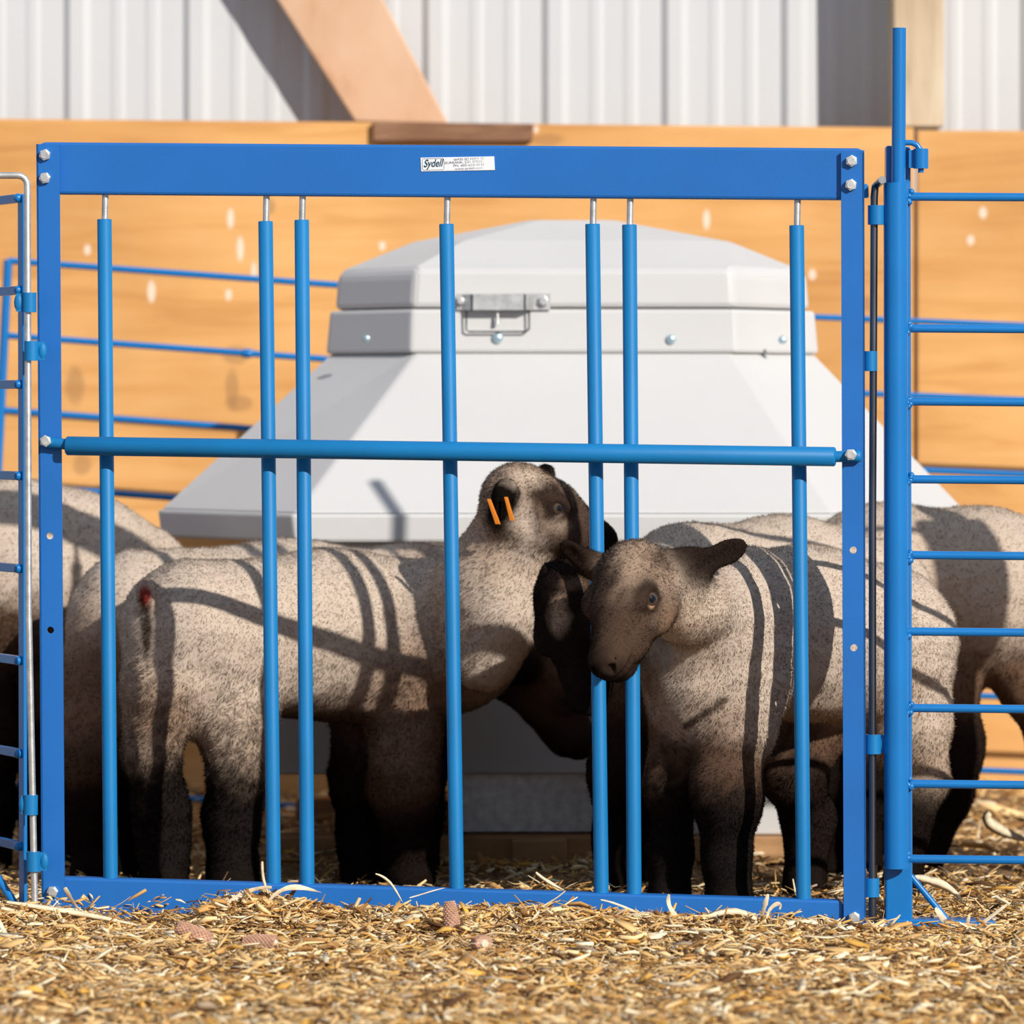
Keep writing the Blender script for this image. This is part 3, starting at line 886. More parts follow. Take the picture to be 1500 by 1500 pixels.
def head(S, f, uph, sc_=1.0, eye_sides=(1, -1), ear=None, col=HTAN, mz=(.016, .010, .008), brow=DARK, earcol=(.018, .011, .008), ears=None):
    """prims, paint spots, eye placements for a lamb's head; ears = {side: (out, fwd, up) direction list}"""
    f, u, s = frame(f, uph); S = np.array(S, float)
    Mh = np.stack([s, f, u])                       # world -> head coordinates rows
    def W(x, y, z): return S + (s * x + f * y + u * z) * sc_
    k = .018
    pr = [ell(W(0, -.005, 0), np.array((.054, .058, .053)) * sc_, col, Mh, k=.03, fl=.0070),
          ell(W(0, .040, .004), np.array((.050, .050, .043)) * sc_, col, Mh, k=k, fl=.006),
          cone(W(0, .055, .010), W(0, .128, -.002), .035 * sc_, .0245 * sc_, (.058, .034, .024), k=k, fl=.0045),
          ell(W(0, .138, -.012), np.array((.031, .030, .028)) * sc_, mz, Mh, k=k, fl=.0022),
          ell(W(0, .148, -.004), np.array((.022, .020, .018)) * sc_, mz, Mh, k=.012, fl=.0014),
          cone(W(0, .010, -.046), W(0, .118, -.040), .032 * sc_, .020 * sc_, (.060, .036, .025), k=k, fl=.006),
          ell(W(0, .128, -.040), np.array((.019, .022, .013)) * sc_, mz, Mh, k=.010, fl=.003)]
    for sd in (1, -1):
        pr.append(ell(W(sd * .034, .030, -.030), np.array((.024, .042, .034)) * sc_, np.array(col) * .55, Mh, k=k, fl=.004))
        pr.append(ell(W(sd * .030, .090, -.018), np.array((.014, .040, .024)) * sc_, (.065, .038, .027), Mh, k=.015, fl=.0045))
        pr.append(ell(W(sd * .044, .046, .020), np.array((.014, .026, .012)) * sc_, brow, Mh, k=.012, fl=.0035))
        pr.append(ell(W(sd * .0455, .047, .011), np.array((.0135, .019, .0150)) * sc_, DARK, Mh, k=.010, fl=.0012))
        # socket opening, nostril
        pr.append(ell(W(sd * .060, .052, .014), np.array((.0120, .0125, .0085)) * sc_, DARK, Mh, k=.003, neg=True))
        pr.append(ell(W(sd * .0135, .166, -.001), np.array((.0058, .010, .0078)) * sc_, BLACK, Mh, k=.003, neg=True))
        pr.append(cone(W(sd * .0125, .161, -.005), W(sd * .019, .150, .006), .0036 * sc_, .0030 * sc_, BLACK, k=.002, neg=True))
        # mouth line running back and up along the side of the muzzle
        pr.append(cone(W(sd * .003, .172, -.021), W(sd * .024, .156, -.018), .0034 * sc_, .0034 * sc_, BLACK, k=.0015, neg=True))
        pr.append(cone(W(sd * .024, .156, -.018), W(sd * .036, .126, -.011), .0034 * sc_, .0022 * sc_, BLACK, k=.0015, neg=True))
    pr.append(cone(W(0, .174, -.006), W(0, .172, -.022), .0022 * sc_, .0018 * sc_, BLACK, k=.0015, neg=True))
    sp = [(W(0, .150, -.010), .040 * sc_, (.010, .007, .006), 1, .3)]
    for sd in (1, -1):
        sp.append((W(sd * .052, .049, .014), np.array((.021,) * 3) * sc_, DARK, .95, .4))
        sp.append((W(sd * .057, .060, .008), .0062 * sc_, (.50, .28, .18), .9, .35))
        for (mx_, my_, mz_, mr_) in ((.006, .168, -.021, .0045), (.014, .164, -.020, .0048), (.023, .155, -.018, .0048), (.029, .143, -.015, .0045), (.033, .130, -.012, .004)):
            sp.append((W(sd * mx_, my_, mz_), mr_ * sc_, (.006, .004, .004), 1, .35))
        sp.append((W(sd * .014, .165, .000), .0072 * sc_, (.006, .004, .004), 1, .35))
    eyes = []
    for sd in eye_sides:
        eyes.append((W(sd * .0475, .0485, .0115), s * sd * .84 + f * .42 + u * .34, .0132 * sc_, u))
    bald = [(W(sd * .056, .052, .013), .0135 * sc_) for sd in (1, -1)] + [(W(0, .172, -.008), .013 * sc_)]
    for e in (ears or []):
        base, mid, tip, wid, thick, nrm_ = e
        base, mid, tip = (np.array(x, float) for x in (base, mid, tip))
        for (a_, b_, wa, th) in ((base, mid, wid, thick), (mid, tip, wid * .66, thick * .8)):
            dd = b_ - a_; L_e = np.linalg.norm(dd); dd = dd / L_e
            nz = np.array(nrm_, float); nz -= dd * (nz @ dd); nz /= np.linalg.norm(nz); sx = np.cross(dd, nz)
            pr.append(ell((a_ + b_) / 2, (wa, L_e * .68, th), earcol, np.stack([sx, dd, nz]), k=.012, fl=.0045))
            # hollow of the ear on its open face
            pr.append(ell((a_ + b_) / 2 + nz * th * 1.15, (wa * .62, L_e * .62, th * .85), DARK, np.stack([sx, dd, nz]), k=.006, neg=True))
        pr.append(cone(base, base + (mid - base) * .3, wid * .75, wid * .7, earcol, k=.02, fl=.004))
    return pr, sp, eyes, bald


def eyeball(c, out, r_, upv, parent):
    out = Vector(out).normalized(); c = Vector(c)
    upv = Vector(upv); upv = (upv - out * upv.dot(out)).normalized(); sx = out.cross(upv)
    vs = []; cols = []; R, Sg = 18, 28
    for i in range(R + 1):
        th = math.pi * i / R
        for kk in range(Sg):
            an = 2 * math.pi * kk / Sg
            v = out * math.cos(th) + (sx * math.cos(an) + upv * math.sin(an)) * math.sin(th)
            vs.append(c + v * r_ * (1.04 if th < .5 else 1.0))
            px_, pz_ = math.sin(th) * math.cos(an), math.sin(th) * math.sin(an)
            if (px_ / .48) ** 2 + (pz_ / .34) ** 2 < 1: cols.append((.004, .006, .010))
            elif th < .80: cols.append((.075 + .02 * math.sin(an * 9), .050, .032))
            elif th < 1.2: cols.append((.03, .02, .015))
            else: cols.append((.22, .15, .12))
    fs = []
    for i in range(R):
        for kk in range(Sg):
            fs.append((i * Sg + kk, i * Sg + (kk + 1) % Sg, (i + 1) * Sg + (kk + 1) % Sg, (i + 1) * Sg + kk))
    mesh_obj('eye', vs, fs, EYE, parent, smooth=True, cols=np.array(cols))


def PB(px, py, Y): return P(px, py, Y + .08)


def ground_py(Y): return HOR + CAM_H * FPX / (CAM_D + Y)


def leg(pts, col_top, dark=BLACK, fl=.008, k=.03, dy=0.0):
    """pts: list of (px, py, Y, r); the last one is the hoof standing on the ground"""
    out = []
    pts = [(q[0], q[1], q[2] + dy, q[3]) for q in pts]
    for i in range(len(pts) - 1):
        a_, b_ = pts[i], pts[i + 1]
        t = i / max(1, len(pts) - 2)
        w_ = min(1, t * 2.6 + (.25 if i else 0)); c = np.array(col_top) * (1 - w_) + np.array(dark) * w_
        out.append(cone(P(*a_[:3]), P(*b_[:3]), a_[3], b_[3], c, k=k, fl=fl * (1 - .4 * t)))
    x, y, Y, rr_ = pts[-1]
    p = P(x, y, Y); p.z = .016
    out.append(cone((p.x, p.y - .004, .030), (p.x, p.y - .012, .014), rr_ * .95, rr_ * 1.05, BLACK, k=.01, fl=.003))
    return out


def lamb(label, prims, spots, eyes, bald, h, density, seed, flow=(0, .1, -.6), width=.0013, group=None):
    lo = np.min([bbox(p, 0)[0] for p in prims if not p['neg']], 0); hi = np.max([bbox(p, 0)[1] for p in prims if not p['neg']], 0)
    root = empty('lamb', ((lo[0] + hi[0]) / 2, (lo[1] + hi[1]) / 2, 0), label, 'lamb')
    V, F = surface(prims, h); V = relax(V, F, 2)
    N, A = vnormals(V, F)
    C, FL = skin_colors(prims, spots, V)
    amp = np.clip(FL / .01, 0, 1)
    V2 = V + N * (.0016 * wnoise(V, 70, 1) * amp)[:, None]
    body = fast_mesh('body', V2, F, 4, SKIN, root, cols=np.clip(C * .95, 0, 1), smooth=True)
    fleece(V2, F, N, A, C, FL, density, seed, 'fleece', body, flow=flow, width=width, bald=bald)
    for e in eyes: eyeball(*e, root)
    return root, body


# --- the lamb pushing its head out through the bars (right, front)
S5 = P(926, 853, -.160)
hp, hs_, he, hb = head(S5, (-.27, -.62, -.73), (-.42, -.50, .74), 1.0, ears=[
    (P(980, 838, -.125), P(1036, 822, -.11), P(1086, 800, -.09), .029, .010, (-.1, -1, -.25)),
    (P(872, 832, -.13), P(846, 812, -.145), P(825, 797, -.15), .021, .009, (-.5, -.9, -.2))])
pr = hp + [
    cone(S5 + Vector((.02, .03, -.01)), P(1003, 880, -.045), .047, .052, (.60, .47, .36), k=.035, fl=.006),
    cone(P(1003, 884, -.045), P(1062, 905, .10), .053, .084, CREAM, k=.04),
    cone(P(1052, 940, .115), P(1048, 985, .12), .104, .092, CREAM, k=.05),
    ell(P(1014, 965, .105), (.072, .100, .115), CREAM, k=.05, fl=.0075),
    cone(P(1095, 890, .15), P(1185, 914, .25), .088, .108, CREAM, k=.05),
    cone(P(1185, 925, .25), P(1298, 928, .37), .118, .103, CREAM, k=.05),
    cone(P(1180, 960, .25), P(1290, 975, .36), .095, .085, TAN, k=.04),
    cone(P(1320, 960, .36), P(1336, 1060, .36), .076, .055, CREAM, k=.04, fl=.010),
    cone(P(1090, 1000, .10), P(1080, 1060, .09), .070, .058, CREAM, k=.04, fl=.010),
]
pr += leg([(1072, 1060, .085, .052), (1062, 1150, .075, .046), (1066, 1180, .075, .043), (1064, 1255, .08, .031), (1068, 1315, .08, .034)], BROWN)
pr += leg([(1000, 1050, .15, .050), (985, 1150, .16, .037), (982, 1250, .17, .028), (980, 1315, .17, .031)], BROWN)
pr += leg([(1336, 1060, .36, .055), (1352, 1140, .38, .036), (1330, 1210, .36, .030), (1322, 1300, .36, .030)], TAN)
pr += leg([(1215, 1030, .38, .062), (1160, 1130, .36, .046), (1185, 1200, .42, .036), (1178, 1300, .42, .032)], BROWN)
sp5 = [(S5 + Vector((-.030, -.07, -.085)), (.060, .06, .056), (.020, .012, .009), .97, .55)] + hs_ + [
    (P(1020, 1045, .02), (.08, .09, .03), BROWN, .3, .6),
    (P(948, 1000, .03), (.022, .06, .035), (.30, .15, .07), .7, .6),
    *[(P(1006 + 6.2 * k, 1064 - 4.4 * k, .03), (.0075, .06, .0050 + .0012 * math.sin(k * 1.9)), (.05, .03, .02), .8, .5) for k in range(10)],  # shade of the chest crease painted as a row of dark spots
    (P(1062, 1215, .08), (.070, .12, .105), (.012, .009, .008), .9, .4), (P(985, 1215, .16), (.050, .12, .125), (.012, .009, .008), .9, .4),
    (P(1180, 1165, .40), (.075, .14, .110), (.018, .012, .010), .9, .35),
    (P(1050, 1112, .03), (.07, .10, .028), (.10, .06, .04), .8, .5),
    (S5 + Vector((.055, -.045, .040)), (.034, .05, .024), DARK, .85, .5),
    (S5 + Vector((-.045, -.045, .01)), (.026, .05, .05), DARK, .8, .5),
    (S5 + Vector((.002, -.09, -.060)), (.045, .05, .030), (.08, .05, .035), .7, .7),
    (S5 + Vector((.060, -.03, -.06)), (.022, .05, .03), (.24, .14, .085), .7, .6), (S5 + Vector((-.01, -.09, -.085)), (.05, .05, .035), (.075, .045, .03), .8, .6)]
l5, b5 = lamb('brown-faced lamb poking its head out between the gate bars', pr, sp5, he, hb, .0034, 330000, 5, flow=(.25, .2, -.6))

# --- the lamb standing left of centre, side on, head up with an orange ear tag
S1 = P(766, 729, .43)
hp, hs_, he, hb = head(S1, (.88, .10, -.43), (.45, -.08, .9), .97, col=HTAN, earcol=(.007, .005, .004), ears=[
    (P(738, 755, .385), P(741, 726, .365), P(744, 722, .36), .023, .010, (.5, -.8, .1)),
    (P(742, 716, .36), P(733, 735, .345), P(729, 763, .345), .017, .009, (.8, -.5, .1)),
    (P(796, 700, .47), P(802, 688, .48), P(806, 680, .49), .012, .007, (.2, -1, .1))])
pr = hp + [
    cone(P(757, 765, .44), P(728, 860, .49), .056, .078, TAN, k=.04, fl=.008),
    cone(P(728, 860, .49), PB(668, 935, .54), .082, .104, CREAM, k=.05),
    cone(P(735, 900, .455), P(708, 962, .48), .058, .056, CREAM, k=.04),
    cone(PB(640, 930, .57), PB(480, 926, .52), .118, .120, CREAM, k=.05),
    cone(PB(480, 926, .52), PB(290, 922, .41), .120, .106, CREAM, k=.05),
    cone(PB(560, 958, .54), PB(420, 955, .49), .095, .092, CREAM, k=.04),
    cone(PB(270, 930, .40), PB(262, 990, .39), .098, .078, CREAM, k=.04),
    cone(PB(330, 960, .42), PB(345, 1060, .40), .085, .058, CREAM, k=.04, fl=.012),
    cone(PB(590, 985, .50), PB(592, 1075, .50), .078, .052, TAN, k=.04, fl=.011),
]
pr += leg([(240, 1010, .37, .066), (222, 1105, .36, .038), (236, 1190, .38, .040), (240, 1240, .38, .034), (242, 1295, .38, .036)], TAN, dy=.08, fl=.013)
pr += leg([(345, 1060, .40, .058), (352, 1130, .40, .044), (340, 1200, .41, .038), (342, 1295, .41, .040)], TAN, dy=.08, fl=.014)
pr += leg([(594, 1075, .50, .052), (590, 1150, .50, .050), (598, 1230, .50, .040), (600, 1295, .50, .038)], BROWN, dy=.08, fl=.013)
pr += leg([(540, 1020, .60, .060), (530, 1140, .60, .046), (535, 1230, .60, .040), (535, 1285, .60, .036)], DARK, dy=.08, fl=.013)
pr += [cone(PB(552, 1000, .46), PB(541, 1040, .45), .012, .008, CREAM, k=.012, fl=.008),
       ell(PB(214, 870, .315), (.016, .018, .024), CREAM, k=.02, fl=.006)]
pr.append(cone(PB(213, 905, .285), PB(217, 985, .29), .006, .007, BLACK, k=.012, neg=True))
pr.append(cone(PB(215, 860, .287), PB(211, 884, .288), .004, .004, BLACK, k=.008, neg=True))
sp1 = hs_ + [
    (PB(213, 873, .30), (.010, .03, .019), (.30, .028, .020), .95, .35),
    (PB(213, 925, .30), (.010, .035, .045), (.04, .02, .012), .9, .4),
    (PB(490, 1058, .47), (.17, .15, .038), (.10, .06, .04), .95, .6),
    (PB(640, 1030, .5), (.10, .2, .09), BROWN, .85, .7),
    (PB(612, 1000, .45), (.050, .12, .10), (.24, .16, .11), .7, .8),
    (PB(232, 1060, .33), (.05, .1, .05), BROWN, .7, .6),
    (PB(345, 1210, .41), (.07, .12, .115), (.012, .009, .008), .92, .35),
    (PB(238, 1195, .38), (.07, .12, .120), (.012, .009, .008), .92, .35), (PB(216, 1100, .34), (.018, .06, .024), (.22, .16, .12), .7, .6),
    (P(806, 720, .37), (.036, .05, .026), (.045, .027, .019), 1, .4),
    (P(842, 748, .37), (.022, .06, .036), (.065, .04, .028), .95, .45),
    (P(818, 748, .37), (.022, .05, .016), (.02, .012, .01), .95, .4),
    (P(783, 765, .37), (.009, .05, .030), (.06, .037, .027), .9, .5),
    (P(806, 792, .36), (.018, .05, .014), (.08, .05, .035), .8, .6),
    (P(820, 770, .36), (.016, .05, .012), (.42, .31, .23), .7, .6),
    (P(768, 775, .36), (.012, .06, .040), (.66, .53, .42), .8, .7),
    (P(765, 815, .38), (.030, .05, .040), CREAM, .8, .7),
    (P(770, 700, .38), (.03, .05, .016), (.55, .43, .33), .8, .6)]
l1, b1_ = lamb('cream lamb standing side on with orange ear tag and raised head', pr, sp1, he, hb, .0040, 330000, 1, flow=(-.35, 0, -.55))
m = MB()
def tagq(x0, y0, x1, y1, Y, w):
    a_, b_ = P(x0, y0, Y), P(x1, y1, Y); pts = []
    m.slab([a_ + Vector((-w, 0, 0)), a_ + Vector((w, -.002, 0)), b_ + Vector((w * 1.5, -.004, 0)), b_ + Vector((-w * 1.2, 0, 0))], (0, .004, 0))
tagq(741, 728, 750, 763, .322, .0028); tagq(716, 731, 729, 768, .332, .0030)
m.build('ear_tag', ORANGE_TAG, l1, bevel=.0008)

# --- dark-headed lamb with its face lowered, behind the one at the front
S4 = P(836, 882, .075)
hp, hs_, he, hb = head(S4, (.14, -.28, -.95), (-.55, -.80, .10), 1.02, col=BROWN, mz=BLACK, brow=BLACK, earcol=BLACK, ears=[
    (P(826, 850, .10), P(808, 838, .085), P(797, 842, .07), .024, .011, (-.3, -.9, -.2)),
    (P(872, 860, .12), P(888, 858, .13), P(900, 862, .14), .018, .010, (.2, -.9, -.2))])
for q in hp:
    if q['t'] == 'c' or q['t'] == 'e':
        if q['col'].mean() < .2: q['col'] = np.array(BLACK) * 1.5
pr = hp + [
    cone(S4 + Vector((.015, .02, -.02)), P(930, 905, .19), .042, .056, BROWN, k=.04, fl=.008),
    cone(P(930, 905, .19), P(1010, 882, .45), .058, .108, CREAM, k=.05),
    cone(P(1010, 876, .46), P(1150, 872, .60), .108, .116, CREAM, k=.05),
    cone(P(1150, 872, .60), P(1275, 885, .66), .116, .104, CREAM, k=.05),
    cone(P(1050, 920, .55), P(1240, 920, .64), .09, .085, TAN, k=.05),
    cone(P(960, 930, .50), P(930, 1010, .48), .082, .062, BROWN, k=.04),
]
pr += leg([(925, 1010, .48, .060), (905, 1130, .47, .042), (905, 1230, .48, .034), (905, 1300, .48, .034)], DARK)
pr += leg([(985, 1010, .56, .058), (975, 1130, .56, .040), (970, 1230, .56, .034), (970, 1290, .56, .034)], DARK)
pr += leg([(1270, 960, .66, .070), (1290, 1080, .66, .045), (1265, 1170, .66, .034), (1262, 1275, .66, .032)], BROWN)
pr += leg([(1215, 960, .66, .066), (1200, 1080, .70, .042), (1210, 1170, .70, .034), (1208, 1275, .70, .032)], DARK)
sp4 = hs_ + [(P(819, 900, .03), (.014, .06, .025), (.34, .23, .16), .95, .45),
             (P(843, 855, .04), (.020, .05, .009), (.16, .10, .065), .8, .6)]
l4, b4 = lamb('dark-headed lamb with lowered face, half hidden behind the lamb in the bars', pr, sp4, he, hb, .0048, 260000, 4, flow=(.3, .2, -.6))

# --- lamb behind the tagged one, its back just showing, head down at the trough
S3 = P(800, 985, .88)
hp, hs_, he, hb = head(S3, (.45, .25, -.85), (.8, -.2, .5), .95, col=BROWN, mz=BLACK, earcol=BLACK, ears=[
    (P(775, 975, .82), P(755, 985, .80), P(740, 1000, .79), .020, .009, (-.3, -.9, -.2))])
pr = hp + [
    cone(P(795, 985, .90), P(715, 930, .88), .055, .075, DARK, k=.04),
    cone(P(715, 930, .88), P(620, 905, .88), .085, .110, BROWN, k=.05),
    cone(P(620, 905, .88), P(420, 906, .84), .112, .118, CREAM, k=.05),
    cone(P(420, 906, .84), P(205, 908, .72), .118, .112, CREAM, k=.05),
    cone(P(195, 930, .71), P(150, 1010, .70), .095, .075, TAN, k=.04),
    cone(P(560, 950, .86), P(300, 950, .80), .09, .09, BROWN, k=.05),
]
pr += leg([(145, 1010, .70, .070), (130, 1110, .69, .052), (140, 1200, .70, .042), (142, 1285, .70, .040)], BROWN)
pr += leg([(215, 1000, .76, .068), (205, 1110, .76, .050), (212, 1200, .76, .040), (212, 1280, .76, .036)], DARK)
pr += leg([(610, 1000, .90, .064), (615, 1110, .90, .046), (612, 1200, .90, .036), (612, 1270, .90, .034)], DARK)
pr += leg([(560, 1000, .86, .064), (566, 1110, .86, .046), (560, 1200, .86, .036), (560, 1274, .86, .034)], DARK)
sp3 = [(P(130, 985, .62), (.09, .2, .07), BROWN, .9, .5), (P(120, 900, .62), (.05, .2, .05), TAN, .5, .6)]
l3, b3 = lamb('lamb mostly hidden behind the ear-tagged one, only back and rump showing', pr, sp3, [], hb, .0055, 220000, 3, flow=(-.3, 0, -.6), width=.0015)

# --- lamb at the far left edge
S2 = P(-150, 880, 1.0)
hp, hs_, he, hb = head(S2, (-.6, -.2, -.75), (-.6, 0, .6), 1.05, col=BROWN)
pr = hp + [
    cone(S2 + Vector((.03, 0, 0)), P(-90, 850, 1.0), .058, .085, BROWN, k=.04),
    cone(P(-90, 845, 1.0), P(20, 832, 1.02), .115, .138, CREAM, k=.05),
    cone(P(20, 832, 1.02), P(115, 838, 1.08), .138, .125, CREAM, k=.05),
    cone(P(115, 840, 1.08), P(205, 852, 1.14), .120, .092, CREAM, k=.05),
    cone(P(10, 895, 1.00), P(110, 890, 1.06), .100, .098, BROWN, k=.05),
    cone(P(90, 940, 1.05), P(95, 1010, 1.05), .080, .065, BROWN, k=.04),
]
pr += leg([(98, 1010, 1.05, .062), (118, 1100, 1.05, .045), (95, 1180, 1.06, .036), (95, 1262, 1.06, .034)], DARK)
pr += leg([(60, 1010, 1.13, .060), (68, 1100, 1.13, .044), (60, 1180, 1.13, .036), (60, 1256, 1.13, .034)], DARK)
pr += leg([(-50, 960, .95, .070), (-20, 1090, .93, .050), (-14, 1180, .93, .038), (-14, 1270, .93, .034)], DARK)
pr += leg([(-80, 960, 1.08, .066), (-80, 1090, 1.08, .046), (-80, 1180, 1.08, .036), (-80, 1260, 1.08, .034)], DARK)
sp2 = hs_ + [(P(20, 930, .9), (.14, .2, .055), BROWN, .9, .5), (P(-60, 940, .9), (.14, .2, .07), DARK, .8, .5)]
l2, b2_ = lamb('large cream lamb with dark belly cut off by the left edge', pr, sp2, [], hb, .006, 200000, 2, flow=(.1, 0, -.6), width=.0016)

# --- lamb at the far right edge
pr = [
    cone(P(1165, 900, .90), P(1105, 960, .90), .070, .060, BROWN, k=.04),
    cone(P(1180, 880, .90), P(1290, 862, .90), .100, .124, CREAM, k=.05),
    cone(P(1290, 858, .90), P(1440, 862, .90), .126, .124, CREAM, k=.05),
    cone(P(1440, 862, .90), P(1540, 880, .90), .120, .105, CREAM, k=.05),
    cone(P(1310, 900, .90), P(1440, 900, .90), .095, .092, TAN, k=.05),
    cone(P(1300, 960, .90), P(1370, 1010, .88), .085, .062, BROWN, k=.04),
    cone(P(1500, 930, .90), P(1515, 1000, .88), .082, .058, BROWN, k=.04),
    cone(P(1430, 985, .92), P(1434, 1004, .92), .014, .008, BROWN, k=.02),
]
hp, hs_, he, hb = head(P(1080, 1010, .90), (-.4, -.2, -.85), (-.8, -.2, .4), .98, col=BROWN)
pr = hp + pr + [cone(P(1090, 1000, .90), P(1105, 960, .90), .05, .06, BROWN, k=.03)]
pr += leg([(1370, 1010, .88, .064), (1388, 1095, .88, .056), (1378, 1160, .88, .048), (1355, 1220, .88, .038), (1345, 1272, .88, .036)], DARK)
pr += leg([(1300, 990, .96, .062), (1318, 1090, .96, .046), (1310, 1180, .96, .036), (1310, 1262, .96, .034)], DARK)
pr += leg([(1518, 1000, .88, .055), (1550, 1090, .88, .044), (1545, 1180, .88, .036), (1545, 1272, .88, .034)], BROWN)
pr += leg([(1570, 960, .98, .06), (1600, 1090, .98, .044), (1595, 1180, .98, .036), (1595, 1262, .98, .034)], DARK)
sp7 = hs_ + [(P(1360, 830, .78), (.16, .2, .10), (.50, .38, .28), .55, .6), (P(1380, 985, .86), (.16, .2, .05), BROWN, .8, .6)]  # tan patch on the back is painted-in shade; the belly brown is wool colour
l7, b7 = lamb('cream lamb behind the blue rails cut off by the right edge', pr, sp7, [], hb, .006, 200000, 9, flow=(.1, 0, -.6), width=.0016)

# ------------------------------------------------------------------ corn cobs and husks lying in the bedding
COB = simple('corn_cob', (.52, .30, .20), .85, var=.25, scale=120)
PITH = simple('cob_pith', (.70, .58, .42), .9, var=.15, scale=90)
def cob(px, py, Y, dirv, L, r_, label, col=None):
    c = P(px, py, Y); dv_ = Vector(dirv).normalized()
    root = empty('corn_cob', c, label, 'corn cob')
    a_ = dv_.cross(Vector((0, 0, 1)) if abs(dv_.z) < .9 else Vector((0, 1, 0))).normalized(); b_ = dv_.cross(a_)
    m = MB(); n = 16
    m.tube([c + dv_ * (L * (i / n - .5)) for i in range(n + 1)], r_, 16, radii=[r_ * .92 * (1 - .45 * (i / n) ** 3) for i in range(n + 1)])
    for i in range(n):
        rr_ = r_ * (1 - .45 * (i / n) ** 3)
        for k in range(12):
            an = 2 * math.pi * (k + .5 * (i % 2)) / 12
            m.ball(c + dv_ * (L * ((i + .5) / n - .5)) + (a_ * math.cos(an) + b_ * math.sin(an)) * rr_ * .93, L / n * .62, 5, 4)
    m.build('cob_core', COB, root)
    m = MB(); e = c - dv_ * (L * .5)
    m.tube([e - dv_ * .0035, e + dv_ * .002], r_ * .55, 14, radii=[r_ * .35, r_ * .6]); m.build('cob_end', PITH, root, smooth=True)
def onY(py, z): return 8000 * (.75 - z) / (py - 600) - 8
cob(283, 1368, onY(1368, .018), (-.85, -.1, .42), .052, .0125, 'pinkish corn cob lying below the bare stretch of bottom rail')
cob(380, 1381, onY(1381, .016), (-1, .25, .04), .046, .0120, 'brown corn cob lying next to the pinkish one')
cob(661, 1346, onY(1346, .030), (-.12, .1, 1), .050, .0115, 'scaly corn cob standing upright in the bedding before the gate')
cob(703, 1383, onY(1383, .018), (-.3, 1, -.1), .042, .0125, 'short corn cob with round end facing the camera')

def ribbon(pts, w, curl=.3, seed=0):
    """thin husk strip along pts, slightly cupped"""
    r = random.Random(seed); vs = []; fs = []; n = len(pts)
    for i, p in enumerate(pts):
        p = Vector(p); t = (Vector(pts[min(i + 1, n - 1)]) - Vector(pts[max(i - 1, 0)])).normalized()
        s_v = t.cross(Vector((math.sin(i * curl + seed), -1, .4 * math.cos(i * .7 + seed)))).normalized()
        ww = w * (1 - abs(2 * i / (n - 1) - .8) ** 2.2 * .75) * r.uniform(.85, 1.1)
        nn = s_v.cross(t)
        vs += [p - s_v * ww * .5, p + nn * ww * .18, p + s_v * ww * .5, p - nn * .0006]
    for i in range(n - 1):
        for k in range(4):
            fs.append((i * 4 + k, i * 4 + (k + 1) % 4, (i + 1) * 4 + (k + 1) % 4, (i + 1) * 4 + k))
    return vs, fs
def spline(p0, p1, p2, p3, n=12):
    return [(1 - t) ** 3 * p0 + 3 * (1 - t) ** 2 * t * p1 + 3 * (1 - t) * t * t * p2 + t ** 3 * p3 for t in [i / n for i in range(n + 1)]]
HUSK = simple('dry_husk', (.80, .66, .45), .7, var=.2, scale=70, stretch=(1, 1, 1), bump=.2, bscale=200)
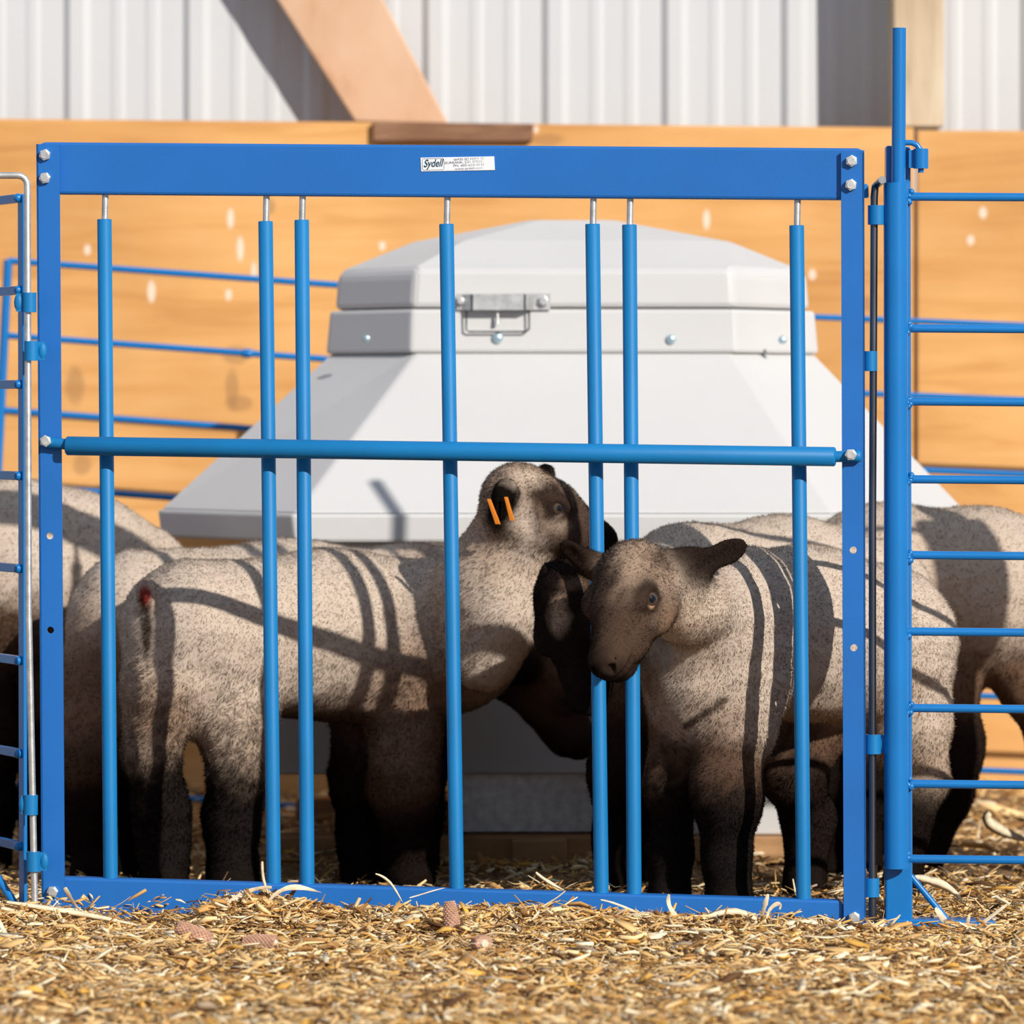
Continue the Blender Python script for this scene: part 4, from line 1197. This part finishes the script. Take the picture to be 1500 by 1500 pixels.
husks = [
    # pixel paths, depth, width
    ([(384, 1262), (384, 1285), (388, 1302), (400, 1322)], -.14, .006),
    ([(395, 1318), (420, 1290), (445, 1300), (472, 1308)], -.145, .008),
    ([(398, 1300), (360, 1296), (330, 1330), (290, 1345)], -.15, .007),
    ([(95, 1300), (100, 1310), (108, 1325), (118, 1335)], -.135, .009),
    ([(10, 1322), (70, 1330), (150, 1345), (235, 1362)], -.14, .010),
    ([(550, 1280), (572, 1286), (580, 1305), (592, 1325)], -.14, .004),
    ([(785, 1278), (800, 1292), (815, 1298), (828, 1305)], -.14, .006),
    ([(828, 1305), (815, 1318), (790, 1330), (765, 1345)], -.14, .003),
    ([(880, 1318), (905, 1322), (925, 1335), (960, 1345)], -.14, .003),
    ([(1125, 1310), (1120, 1330), (1115, 1340), (1112, 1358)], -.15, .008),
    ([(1142, 1332), (1150, 1315), (1120, 1325), (1122, 1355)], -.15, .006),
    ([(1030, 1345), (1070, 1328), (1100, 1335), (1125, 1362)], -.155, .012),
    ([(980, 1310), (975, 1330), (990, 1345), (1010, 1352)], -.14, .007),
    ([(1290, 1368), (1340, 1362), (1420, 1362), (1470, 1352)], -.14, .006),
    ([(1370, 1330), (1378, 1340), (1385, 1352), (1392, 1364)], -.125, .009),
    ([(1420, 1340), (1418, 1352), (1412, 1362), (1408, 1370)], -.13, .006),
    ([(1475, 1325), (1455, 1340), (1435, 1355), (1415, 1372)], -.14, .006),
    ([(1340, 1285), (1370, 1290), (1400, 1300), (1412, 1325)], .05, .014),
    ([(1450, 1190), (1430, 1205), (1480, 1225), (1520, 1235)], .9, .020),
    ([(600, 1315), (620, 1310), (640, 1302), (655, 1300)], -.14, .002),
    ([(470, 1395), (530, 1390), (580, 1385), (635, 1388)], -.2, .008),
    ([(0, 1330), (40, 1345), (90, 1352), (150, 1372)], -.16, .012),
    ([(640, 1388), (690, 1372), (760, 1360), (850, 1365)], -.2, .005),
    ([(400, 1372), (430, 1370), (450, 1368), (472, 1365)], -.17, .016),
]
HM = MB()
for i, (pp, Y, w) in enumerate(husks):
    q = [np.array(P(x, y, Y + .004 * k)) for k, (x, y) in enumerate(pp)]
    v, f = ribbon([Vector(a_) for a_ in spline(*q)], w, seed=i)
    where = {0: 'rising highest left of the second bar', 4: 'long one along the gate foot at bottom left', 6: 'pale pointed one before the middle of the gate', 5: 'thin curled one under the third bar', 17: 'broad one behind the slanting foot brace', 18: 'far blurred one before the orange boards', 21: 'brown long one at the left edge', 11: 'broad flat one under the head-out lamb'}.get(i)
    if where:
        o = mesh_obj('husk_strip', v, f, HUSK, smooth=True); tag(o, 'dry husk strip, ' + where, 'husk', 'loose husk strips in the bedding')
    else:
        HM.add(v, f)
o = HM.build('husk_litter', HUSK, smooth=True); tag(o, 'thin pale dry husk shreds lying loose in the bedding along the gate', 'straw', kind='stuff')
